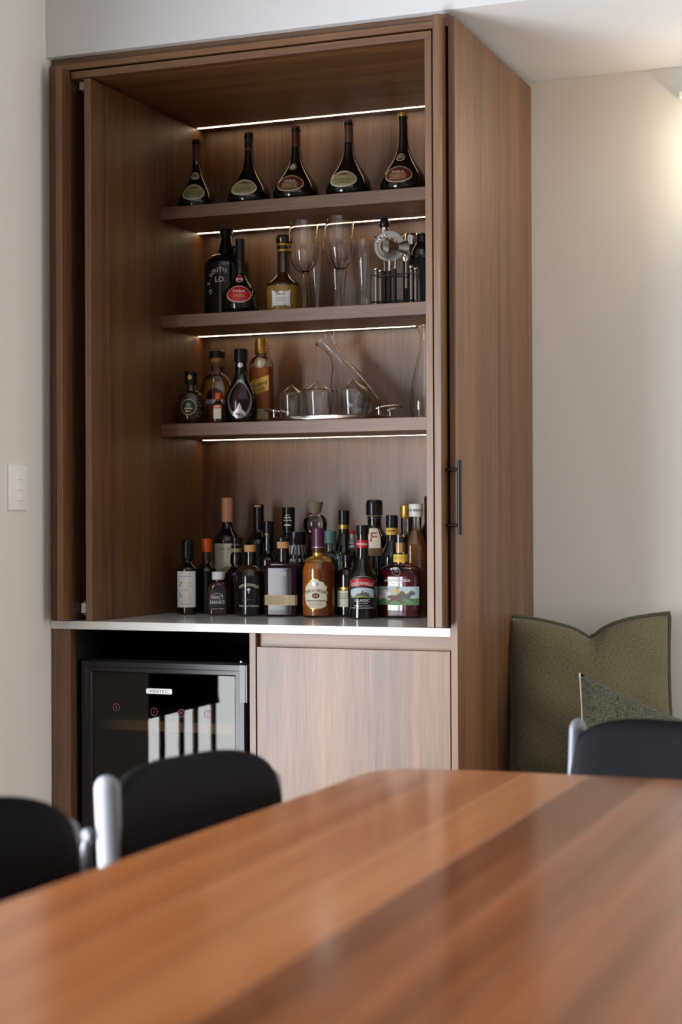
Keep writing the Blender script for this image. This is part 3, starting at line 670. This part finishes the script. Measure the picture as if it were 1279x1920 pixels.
e0 = b.patch('arched_label', .045, .047, .07, L_black, lambda: arch, .0006)
b.text('FANCY', .0455, .0105, L_white, .035, None, .0013, e0); b.text('HANKS', .0320, .0105, L_white, .040, None, .0013, e0)
b.text('HAND MADE SAUCE', .0605, .0026, L_white, .030, .024, .0013, e0); b.lines(.0255, .026, 1, .004, L_stonegrey, e0, .0011, .0013); b.text('TOMATO & PEPPER', .0175, .0026, L_white, .036, None, .0013, e0); b.lines(.0125, .012, 1, .004, L_stonegrey, e0, .0011, .0013)
b = Bottle('gin_bottle', 'round-shouldered black bottle with white print and corked clear neck', 'bottle', (.4082, .375, Z0), 18, std(.182, .0422, .100, .142, .0140, kind='o'), M_bottle)
lathe('bare_neck', [(.142, .0148), (.185, .0146)], M_clear, b.t); b.cap(.178, .1975, .0165, L_cork, 'cork', dome=.001); b.band('amber_shoulder', .122, .140, M_brownglass, .0003)
b.text('APPLETSFIELD', .083, .0078, L_cream, .058, .06, .0008); b.patch('leaf_mark', .074, .009, .008, L_cream, 'oval', .0008); b.patch('leaf_stem', .067, .002, .008, L_cream, 'rect', .0008, nx=3); b.lines(.045, .03, 1, .003, L_stonegrey, b.t, .0018)
b.text('Gourmet Collection', .0265, .0055, L_white, .058, None, .0008)
b = Bottle('square_spirit_bottle', 'broad square-shouldered dark bottle with beige paper band and cork top', 'bottle', (.5045, .385, Z0), 5.2, std(.192, .0485, .134, .152, .0155, kind='o'), M_bottlered, depth=.62, n=9, neck=(.135, .152))
lathe('bare_neck', [(.152, .0163), (.19, .0163)], M_clear, b.t); lathe('cork', [(.188, .0168), (.206, .0172)], L_cork, b.t); b.cap(.2062, .2177, .0192, M_black, 'stopper')
e0 = b.patch('paper_band', .045, .0955, .028, L_beige, 'rect', .0008); b.lines(.053, .06, 4, .0055, L_brown, e0, .0012, .0014, -.012); b.lines(.053, .018, 4, .0055, L_brown, e0, .0012, .0014, .034)
b.text('AM', .112, .011, L_cream, .014, None, .001, None, .010)
b = Bottle('whisky_bottle', 'amber whisky bottle with purple capsule and crest-shaped cream label', 'bottle', (.6183, .365, Z0), 12, std(.21, .0458, .122, .166, .0155, kind='o'), M_clear, body='glass_body')
b.liquid(.150, M_amber); b.cap(.176, .2443, .0168, L_purple, 'capsule', r1=.0172); b.band('neck_label', .152, .176, L_gold, .0012); b.band('neck_label', .176, .1895, L_darkred, .0020); b.band('neck_line', .1905, .192, L_silver, .0018)
crest = [(-.030, -.030), (-.015, -.040), (0, -.042), (.015, -.040), (.027, -.036), (.032, -.030), (.029, -.024), (.034, -.014), (.032, -.004), (.036, .004), (.031, .012), (.034, .020), (.026, .026), (.022, .034), (.012, .036), (.006, .042), (0, .043), (-.006, .042), (-.014, .037), (-.024, .030), (-.032, .020), (-.034, .010), (-.036, 0), (-.034, -.015)]
e0 = b.patch('crest_label', .064, .07, .08, L_gold, lambda: crest, .0006); e1 = b.patch('label_face', .064, .066, .076, L_cream, lambda: [(x*.93, z*.94) for x, z in crest], .0012, e0)
b.text('CHIVAS REGAL', .070, .0085, L_purple, .062, .075, .002, e0); b.patch('seal', .060, .021, .015, L_maroon, 'oval', .0018, e0); b.text('12', .057, .006, L_cream, .010, None, .0026, e0)
b.patch('ribbon', .046, .052, .0022, L_maroon, 'rect', .002, e0); b.lines(.039, .04, 2, .0045, L_stonegrey, e0, .0012, .002); b.patch('label_crest', .092, .018, .014, L_silver, 'oval', .0018, e0)
b = Bottle('cream_liqueur_bottle', 'black cream liqueur bottle with red banner and castle label', 'bottle', (.7537, .35, Z0), 18,
           [(0, .040), (.003, .0435), (.012, .0430), (.035, .0405), (.05, .0400), (.085, .0418), (.105, .0415)]+curve(.105, .0415, .165, .0170, 's', 12)+[(.172, .0155), (.232, .0150)], M_bottle)
b.cap(.226, .2513, .0172, M_black); b.band('neck_band', .190, .211, L_red, .0012); b.text('O\'DONNELLS', .197, .0062, L_white, .036, None, .0022)
arch = [(-.036, -.047), (.036, -.047), (.036, .020)]+[(.036*cos(a), .020+.020*sin(a)) for a in [pi*i/16 for i in range(1, 16)]]+[(-.036, .020)]
e0 = b.patch('arched_label', .074, .072, .08, L_cream, lambda: [(x*1.02, z*1.015) for x, z in arch], .0005); b.patch('label_face', .074, .072, .08, L_black, lambda: arch, .001, e0)
ban = [(x, .010+.012*cos(x/.034*1.3)) for x in [-.034+.0068*i for i in range(11)]]+[(x, -.004+.012*cos(x/.034*1.3)) for x in [.034-.0068*i for i in range(11)]]
b.patch('red_banner', .087, .07, .02, L_red, lambda: ban, .0016, e0); b.text("O'DONNELLS", .0915, .0085, L_white, .056, .075, .0026, e0)
sk = [(-.033, -.012), (.033, -.012), (.033, .006)]+[(.033*cos(a), .006+.010*sin(a)) for a in [pi*i/10 for i in range(1, 10)]]+[(-.033, .006)]
b.patch('sky_picture', .068, .066, .03, L_sky, lambda: sk, .0018, e0); b.patch('castle', .067, .032, .016, L_stonegrey, lambda: [(-.016, -.008), (.018, -.008), (.018, .002), (.012, .002), (.012, .005), (.008, .005), (.008, .001), (.003, .001), (.003, .008), (-.001, .008), (-.001, .003), (-.006, .003), (-.006, .001), (-.016, 0)], .0024, e0); b.patch('meadow', .058, .062, .009, L_grass, lambda: [(-.032, -.003), (.032, -.003), (.032, -.001), (.012, .002), (-.006, .006), (-.020, .002), (-.032, 0)], .0024, e0)
b.text('CLASSIC', .0455, .0075, L_white, .040, None, .002, e0); b.text('CREAM LIQUEUR', .0405, .0028, L_white, .032, None, .002, e0); b.lines(.034, .05, 1, .003, L_silver, e0, .0014, .002); b.patch('rule', .029, .062, .0011, L_cream, 'rect', .002, e0)
b = Bottle('bourbon_bottle', 'wide red-amber bourbon flask with yellow neck seal and horse race label', 'bottle', (.8425, .408, Z0), 0, std(.160, .0622, .112, .146, .0185, kind='o', heel=.006), M_clear, depth=.50, n=3.6, neck=(.115, .147))
b.liquid(.128, M_red); lathe('stopper_glass', [(.146, .0192), (.2246, .0192)], M_clear, b.t, 30); b.cap(.150, .1715, .0205, L_yellow, 'neck_seal', dome=.0008); lathe('cork', [(.176, .013), (.203, .0135)], L_cork, b.t, 20); lathe('stopper_cap', [(.2035, .0165), (.2185, .0165)], M_black, b.t, 24); b.lines(.164, .022, 2, .005, L_brown, b.t, .0012, .0028)
e0 = b.patch('picture_label', .060, .118, .050, L_sky, 'rect', .0012, nx=24)
b.patch('turf', .044, .118, .018, L_green, 'rect', .0018, e0, nx=24)
def horse(b, x0, z0, s, m, name):
    P = [(-30, -4), (-26, 6), (-12, 9), (2, 8), (12, 13), (20, 22), (27, 22), (37, 12), (36, 8), (28, 10), (22, 4), (16, -4), (26, -12), (34, -12), (34, -15), (22, -17), (10, -8), (-8, -8), (-16, -14), (-30, -18), (-31, -15), (-20, -9), (-24, -4)]
    return b.patch(name, z0, 1, 1, m, lambda: [(x*s, z*s) for x, z in P], .0024, e0, x0)
horse(b, .024, .058, .00072, L_stonegrey, 'dark_horse'); horse(b, -.006, .054, .00085, L_brown, 'bay_horse'); horse(b, -.038, .058, .0006, L_white, 'grey_horse')
for x, z, m1, m2 in ((-.004, .073, L_yellow, L_red), (-.036, .070, L_white, L_red)):
    b.patch('jockey', z, .014, .012, m1, 'oval', .0028, e0, x); b.patch('jockey_cap', z+.009, .007, .006, m2, 'oval', .003, e0, x+.006)
b.text('WOODFORD RESERVE', .098, .0062, L_white, .074, None, .0014); b.lines(.093, .04, 1, .003, L_white, b.t, .0014, .0014); b.text('KENTUCKY', .107, .0026, L_white, .03, .05, .0014)
f_ = b.surf(.126, .0012); sg = tube('etched_seal', [f_(.0115*cos(a), .0115*sin(a)) for a in [2*pi*i/28 for i in range(28)]], .0009, L_silver, b.t, 6, closed=True); b.text('WR', .1225, .0078, L_silver, .012, None, .0014)

# --- bottles on the worktop, behind
def simple(name, label, x, y, rz, prof, mat, **k): return Bottle(name, label, 'bottle', (x, y, Z0), rz, prof, mat, **k)
b = simple('orange_top_bottle', 'dark bottle with orange capsule behind the white label bottle', .2346, .455, 10, std(.205, .030, .12, .155, .0125), M_bottle); b.cap(.176, .2144, .0145, L_orange, 'capsule'); b.band('amber_neck', .150, .176, M_brownglass, .0004)
b = simple('port_wine_bottle', 'tall wine bottle with peach capsule and pale landscape label', .2513, .56, 16, std(.325, .0400, .205, .258, .0145), M_bottle); b.cap(.262, .3325, .0158, L_peach, 'capsule', r1=.0162)
e0 = b.patch('pale_label', .150, .078, .098, L_cream, 'rect', .0006); b.text('OAK LEA', .180, .0095, L_stonegrey, .052, None, .0014, e0); b.patch('hill_print', .122, .05, .025, L_olive, lambda: [(-.03, -.014), (.032, -.014), (.034, 0), (.02, .008), (.004, .012), (-.012, .004), (-.03, -.004)], .0014, e0); b.lines(.172, .03, 1, .003, L_stonegrey, e0, .001, .0014)
b = simple('ring_neck_bottle', 'clear-necked bottle with black stopper beside the pale landscape label', .3263, .46, 12, std(.195, .033, .11, .140, .0140), M_bottle); b.cap(.200, .2187, .0165, M_black, 'stopper'); lathe('glass_neck', [(.140, .0150), (.145, .0175), (.17, .0165), (.172, .014), (.175, .014)], M_clear, b.t, 30); lathe('neck_band', [(.176, .0145), (.186, .0145)], L_olive, b.t, 30); lathe('cork', [(.187, .0125), (.2, .0125)], L_stopper, b.t, 20)
b = simple('black_wine_bottle', 'tall plain black wine bottle standing against cabinet back', .3342, .6, 10, std(.31, .037, .195, .245, .0145), M_bottle); b.cap(.235, .3135, .0158, M_black, 'capsule'); b.patch('capsule_top', .308, .018, .004, L_peach, 'rect', .0022)
b = simple('clear_collar_bottle', 'black-stoppered bottle with clear collar right of the plain wine bottle', .4000, .52, 10, std(.235, .0305, .15, .18, .0150), M_bottle); b.cap(.228, .2641, .0170, M_black); lathe('glass_neck', [(.178, .0165), (.222, .0155), (.227, .013)], M_clear, b.t, 30); b.patch('neck_spot', .226, .008, .008, L_olive, 'oval', .0052)
b = simple('black_capsule_bottle', 'dark bottle with white-printed black capsule behind the square bottle', .4379, .58, 14, std(.295, .0320, .185, .235, .0165), M_bottlegreen); b.cap(.236, .3041, .0185, M_black, 'capsule', r1=.0192)
for z, w in ((.279, .012), (.272, .02), (.264, .022)): b.lines(z, w, 1, .003, L_cream, b.t, .003, .0034)
b.patch('capsule_mark', .252, .018, .005, L_cream, 'oval', .0034)
b = simple('striped_bottle', 'black-capped bottle with silver striped shoulder behind the square bottle', .5065, .48, 12, std(.20, .0320, .145, .21, .0240), M_bottle); b.cap(.2, .2334, .0270, M_black)
for i in range(-3, 4): 
    f_ = b.surf(.176, .0008); w = .0028
    V = [f_(i*.0115-w, -.028), f_(i*.0115+w, -.028), f_(i*.0115*.86+w, .020), f_(i*.0115*.86-w, .020)]; link('silver_stripe', V, [(0, 1, 2, 3)], L_silver, b.t, False)
b = simple('globe_stopper_decanter', 'clear decanter with big grey-brown stopper behind the purple capsule whisky', .5297, .56, 0, [(0, .03), (.004, .034), (.10, .036)]+curve(.10, .036, .215, .020, 's', 8)+[(.226, .021)]+curve(.226, .021, .256, .0345, 'i', 7)+curve(.256, .0345, .283, .0115, 'o', 8)+[(.285, .0115)], M_clear); b.liquid(.18, M_plum); lathe('stopper', [(.286, .0165), (.290, .0175), (.312, .0225), (.316, .0235), (.3185, .022)], L_stopper, b.t, 30)
b = simple('blue_gin_bottle', 'pale blue-green glass gin bottle with dark teal cap behind whisky', .609, .475, 10, std(.205, .0340, .150, .178, .0150, kind='o'), M_teal, depth=.8, n=4.5, neck=(.155, .178)); b.cap(.2, .2362, .0175, L_teal)
b = simple('orange_band_bottle', 'dark bottle with orange band below black cap, behind castle label', (.6195), .556, 12, std(.268, .0350, .165, .235, .0145), M_bottle); b.cap(.252, .2933, .0162, M_black); b.band('orange_band', .240, .252, L_gold, .0012)
b = simple('red_cap_bottle', 'slim clear bottle with small red cap beside the castle label bottle', .666, .50, 0, std(.215, .0205, .12, .17, .0085), M_clear); b.cap(.226, .2362, .0092, L_red); lathe('silver_neck', [(.198, .0088), (.226, .0075)], L_silver, b.t, 20); lathe('neck_ring', [(.185, .010), (.188, .0115), (.192, .0115), (.195, .010)], L_silver, b.t, 20)
b = simple('lime_liqueur_bottle', 'lime-yellow round liqueur bottle glimpsed behind the castle label bottle', .663, .46, 0, std(.16, .0180, .09, .15, .010, kind='o'), M_lime); b.cap(.158, .170, .0115, M_black)
b = simple('letter_label_bottle', 'tall dark bottle with big domed black cap and red initial label', .7181, .54, 14, std(.275, .0400, .205, .252, .0190), M_bottle); b.cap(.279, .3227, .0235, M_black, dome=.010); lathe('silver_collar', [(.268, .0188), (.2685, .0198), (.278, .0198), (.2785, .0188)], L_stopper, b.t, 30)
e0 = b.patch('tall_label', .214, .042, .056, L_cream, 'rect', .001, nx=10); b.text('F', .205, .026, L_red, .02, None, .0026, e0); b.band('brown_label', .165, .187, L_brown, .0012)
b = simple('yellow_band_bottle', 'dark green bottle with yellow band under its black cap', .7848, .5, 12, std(.25, .0340, .155, .212, .0150), M_bottlegreen); b.cap(.243, .2786, .0172, M_black); b.band('yellow_band', .224, .243, L_yellow, .0014); b.lines(.233, .024, 1, .003, L_brown, b.t, .004, .0024)
b = simple('gold_cap_bottle', 'clear bottle with gold screw cap behind the bourbon stopper', .7980, .58, 0, std(.28, .0300, .19, .235, .0135), M_clear); b.liquid(.2, M_pale); cp = b.cap(.271, .3058, .0162, L_gold)
for i in range(3): lathe('cap_rib', [(.277+.008*i, .016), (.278+.008*i, .017), (.281+.008*i, .017), (.282+.008*i, .016)], L_gold, cp, 24)
b = simple('white_cap_bottle', 'clear amber bourbon bottle with white lettered cap at right', .8452, .53, 14, std(.285, .0300, .19, .245, .0150, kind='s'), M_clear, n=3, neck=(.19, .245)); b.liquid(.235, M_pale); b.cap(.274, .3095, .0195, L_white); b.text('JIM BEAM', .288, .0072, L_black, .040, None, .006)
b = simple('tall_red_bottle', 'tall dark red bottle partly hidden at right end of worktop', .8650, .6, 0, std(.325, .0330, .22, .262, .0165), M_bottlered); b.cap(.25, .3326, .0175, L_darkred, 'capsule')
b = simple('cream_label_bottle', 'dark bottle with gold-edged cream label between whisky and castle label', .685, .41, 8, std(.16, .0290, .105, .135, .0130, kind='o'), M_bottle); b.cap(.15, .1704, .0145, M_black); e0 = b.patch('cream_label', .050, .052, .045, L_cream, 'rect', .0006); b.patch('gold_edge', .078, .052, .006, L_gold, 'rect', .0008); b.lines(.062, .04, 3, .006, L_brown, e0, .002, .0014)

# ------------------------------------------------------------------ light switch
sw = thing('light_switch', 'white three-rocker light switch plate on the left wall', 'switch', (XW, 0, 0))
box('plate', 0, .0085, -.2115, -.1235, 1.2145, 1.3325, M_white, sw, bevel=.003, seg=3)
for z in (1.3025, 1.2760, 1.2485):
    rk = box('rocker', .007, .0125, -.176, -.156, z-.0095, z+.0095, M_white, sw, bevel=.0012); 

# ------------------------------------------------------------------ bench and cushions
bn = thing('bench_seat', 'low walnut bench along the back wall behind the table', 'bench', (0, 0, 0))
box('seat_top', 1.135, 4.4, .20, .715, .425, .45, wood_h, bn)
for x in (1.14, 2.2, 3.3, 4.37): box('support_panel', x, x+.02, .23, .71, 0, .4245, wood_v, bn)
def cushion(name, label, w, h, t, mat, pmat, loc, rot, shear=0, dent=0, cord=.004, side_only=False, flange=0):
    root = thing(name, label, 'cushion', loc); root.rotation_euler = rot
    N = 30; V = []; F = []
    def edge(u, v):
        pin = 1-.055*(1-abs(v)**2) if True else 1
        x = u*w/2*(1-.05*(1-v*v)*abs(u)**2); z = v*h/2*(1-.05*(1-u*u)*abs(v)**2)
        if dent: z -= dent*(.66*math.exp(-(abs(u-.02)/(.36 if u > .02 else .50))**1.5)+.34*math.exp(-(abs(u-.02)/.12)**1.5))*max(0, (v+.1)/1.1)**3
        z -= shear*(u+1)*w/2*max(0, (v+1)/2)
        return x, z+h/2
    for s in (-1, 1):
        for j in range(N+1):
            for i in range(N+1):
                u, v = i/N*2-1, j/N*2-1
                k = max(0, (1-u**4)*(1-v**4))**.5
                x, z = edge(u, v); wr = .004*sin(7*u+3*v)*sin(5*v-2*u)+.003*sin(13*u*v+2)
                cr_ = -.035*math.exp(-((u+.02)/.16)**2)*max(0, v)**1.5 if dent else 0
                V.append((x, s*(t/2*k+(wr+cr_)*k)-.0, z))
    n2 = (N+1)**2
    for s in (0, 1):
        for j in range(N):
            for i in range(N):
                a = s*n2+j*(N+1)+i; F.append((a, a+1, a+N+2, a+N+1))
    me = link('cover', V, F, mat, root)
    bm = bmesh.new(); bm.from_mesh(me.data); bmesh.ops.remove_doubles(bm, verts=bm.verts, dist=.0004); bmesh.ops.recalc_face_normals(bm, faces=bm.faces); bm.to_mesh(me.data); bm.free(); me.data.shade_smooth()
    pts = []
    seq = [(-1, 1-2*i/48) for i in range(48)]+[(-1+2*i/24, -1) for i in range(24)]+[(1, -1+2*i/48) for i in range(48)]+[(1-2*i/24, 1) for i in range(24)]
    if side_only: seq = [(-1, 1-2*i/48) for i in range(49)]
    pts = [(edge(u, v)[0], 0, edge(u, v)[1]) for u, v in seq]
    tube('piping', pts, cord, pmat, root, 8, closed=not side_only)
    return root
F_olive = fabric('olive_linen', srgb(72, 66, 48), srgb(132, 121, 94), 900)
F_piping = fabric('olive_linen_edge', srgb(62, 62, 46), srgb(96, 92, 70), 500)
F_boucle = fabric('dark_green_boucle', srgb(20, 21, 13), srgb(94, 94, 72), 420, 1.0)
L_pip = col('cream_piping', 196, 188, 168, .8)
cushion('large_cushion', 'large olive linen cushion with dented top against the back wall', .445, .475, .15, F_olive, F_piping, (1.352, .50, .460), (radians(-10), 0, radians(23.5)), dent=.055, cord=.0075)
cushion('small_cushion', 'small dark green woven cushion with cream piping in front of olive cushion', .43, .338, .11, F_boucle, L_pip, (1.574, .28, .458), (radians(-10), 0, radians(4)), .40, cord=.0028, side_only=True)
cushion('square_cushion', 'green cushion corner at the right edge behind woven cushion', .42, .225, .12, F_olive, F_piping, (1.81, .42, .458), (radians(-12), 0, radians(-6)), dent=0, cord=.006)

# ------------------------------------------------------------------ wall lamp at right
wl = thing('wall_lamp', 'white wall lamp casting a warm pool on the back wall', 'lamp', (0, 0, 0))
box('bracket', 1.552, 1.80, .697, .719, 2.336, 2.352, M_white, wl, bevel=.002)
lathe('stem', [(2.262, .006), (2.337, .006)], M_white, wl, 16, (1.76, .702, 0))
lathe('shade_cap', [(2.255, .055), (2.2555, .058), (2.262, .056), (2.264, .02)], M_white, wl, 40, (1.76, .655, 0))
lathe('shade_base', [(2.085, .03), (2.087, .056), (2.093, .058), (2.094, .055)], M_white, wl, 40, (1.76, .655, 0))
tube('shade_rod', [(1.76, .700, 2.09), (1.76, .700, 2.258)], .004, M_white, wl, 10)
lathe('bulb', [(2.135, .008), (2.145, .016), (2.16, .022), (2.178, .022), (2.195, .013), (2.21, .010), (2.255, .010)], emit('warm_bulb', (1, .82, .60, 1), 150), wl, 24, (1.76, .655, 0))

# ------------------------------------------------------------------ dining table
tb = thing('dining_table', 'long orange-brown polished timber dining table in the foreground', 'table', (0, 0, 0))
cx = 1.85
left = [(1.292, -3.25), (1.2985, -2.8), (1.3036, -2.289), (1.316, -1.95), (1.3307, -1.604), (1.342, -1.35)]
cor = []
for i in range(9):
    a = pi - i*pi/16; cor.append((1.452+.108*cos(a), -1.245+.110*sin(a)))
far = [(1.6, -1.124), (1.85, -1.120)]
half = left+cor+far
outline = half+[(2*cx-x, y) for x, y in reversed(half[:-1])]
def clip(poly, ax, lim, keep_greater):
    out = []
    for i in range(len(poly)):
        p, q = poly[i], poly[(i+1) % len(poly)]
        ip, iq = ((p[ax] >= lim), (q[ax] >= lim)) if keep_greater else ((p[ax] <= lim), (q[ax] <= lim))
        if ip: out.append(p)
        if ip != iq:
            t = (lim-p[ax])/(q[ax]-p[ax]); out.append((p[0]+(q[0]-p[0])*t, p[1]+(q[1]-p[1])*t))
    return out
edges = [1.28, 1.398, 1.486, 1.607, 1.712, 1.826, 1.918, 2.035, 2.14, 2.262, 2.345, 2.43]
for x0, x1 in zip(edges, edges[1:]):
    P = clip(clip(outline, 0, x0+.0003, True), 0, x1-.0003, False)
    n = len(P); V = [(x, y, .716) for x, y in P]+[(x, y, .75) for x, y in P]
    o = link('plank', V, [tuple(range(n-1, -1, -1)), tuple(range(n, 2*n))]+[(i, (i+1) % n, n+(i+1) % n, n+i) for i in range(n)], wood_table, tb, False)
    bm = bmesh.new(); bm.from_mesh(o.data); bmesh.ops.bevel(bm, geom=[e for e in bm.edges if e.calc_face_angle(0) > .8], offset=.0008, segments=1, affect='EDGES'); bm.to_mesh(o.data); bm.free()
for x, y in ((1.68, -1.50), (2.02, -1.50), (1.68, -3.05), (2.02, -3.05)):
    tube('leg', [(x, y, 0), (x, y, .63), (x, y, .7155)], [.026, .036, .038], wood_table, tb, 20)
boxes('apron', [(1.68, 2.02, -1.515, -1.49, .64, .7155), (1.68, 2.02, -3.06, -3.035, .64, .7155), (1.665, 1.69, -3.03, -1.52, .64, .7155), (2.01, 2.035, -3.03, -1.52, .64, .7155)], wood_table, tb)

# ------------------------------------------------------------------ dining chairs (backrest along local x, facing local -y)
def make_chair(label):
    t = thing('dining_chair', label, 'chair', (0, 0, 0), 0, 'black dining chairs with silver frames')
    bend = lambda p: Vector((p.x, p.y-.4*p.x*p.x+(p.z-.69)*.16, p.z))
    sellipsoid('backrest', .200, .019, .108, .58, .46, M_fabricblack, t, 64, 32, lambda p: bend(Vector((p.x, p.y, p.z+.704))))
    sellipsoid('seat', .21, .205, .03, .35, .4, M_fabricblack, t, 48, 16, lambda p: p+Vector((0, -.235, .455)))
    for s in (-1, 1):
        x = s*.196; pts = []; rad = []
        for i in range(19):
            k = i/18; z = .005+(.780 if s < 0 else .742)*k; y = .030-.10*k+max(0, k-.5)*.15
            pts.append((x+s*.022*(1-k), y, z)); rad.append((.014+.009*k))
        for q in (.3, .6, .8, .93, 1.0): pts.append((pts[18][0], pts[18][1]+.0005*q, .785+.020*q-(.038 if s > 0 else 0))); rad.append(.023*sqrt(max(.02, 1-q*q)))
        o = tube('rear_leg', pts, rad, M_alu, t, 18)
        for v in o.data.vertices: v.co.x = x+(v.co.x-x)*.6
        tube('front_leg', [(s*.195, -.40, .005), (s*.188, -.40, .25), (s*.180, -.395, .44)], [.010, .013, .014], M_alu, t, 16)
        tube('seat_rail', [(s*.190, .02, .43), (s*.186, -.39, .43)], .010, M_alu, t, 12)
        tube('brace', [(s*.186, .055, .70), (s*.186, .066, .66), (s*.186, .03, .52), (s*.186, -.03, .44)], .008, M_alu, t, 12)
        if s > 0: continue
        bl = lathe('bolt', [(-.006, .008), (-.003, .010), (.004, .010), (.007, .006)], M_alu, t, 16); bl.rotation_euler = (0, radians(90), 0); bl.location = (s*.207, .035, .715)
    return t
def dup(root, label):
    r = root.copy(); C.objects.link(r); r['label'] = label
    for ch in list(root.children):
        c = ch.copy(); C.objects.link(c); c.parent = r
    return r
ch2 = make_chair('black dining chair with bright silver frame end showing at table side')
def place(o, x, y, rz): o.location = (x, y, 0); o.rotation_euler = (0, 0, radians(rz))
ch1 = dup(ch2, 'black dining chair cut off by the left picture edge, nearest the camera'); ch3 = dup(ch2, 'black dining chair at the far end of table before the cushions')
place(ch2, 1.176, -1.53, 76); place(ch1, 1.073, -2.055, 66); place(ch3, 1.80, -.835, -15)
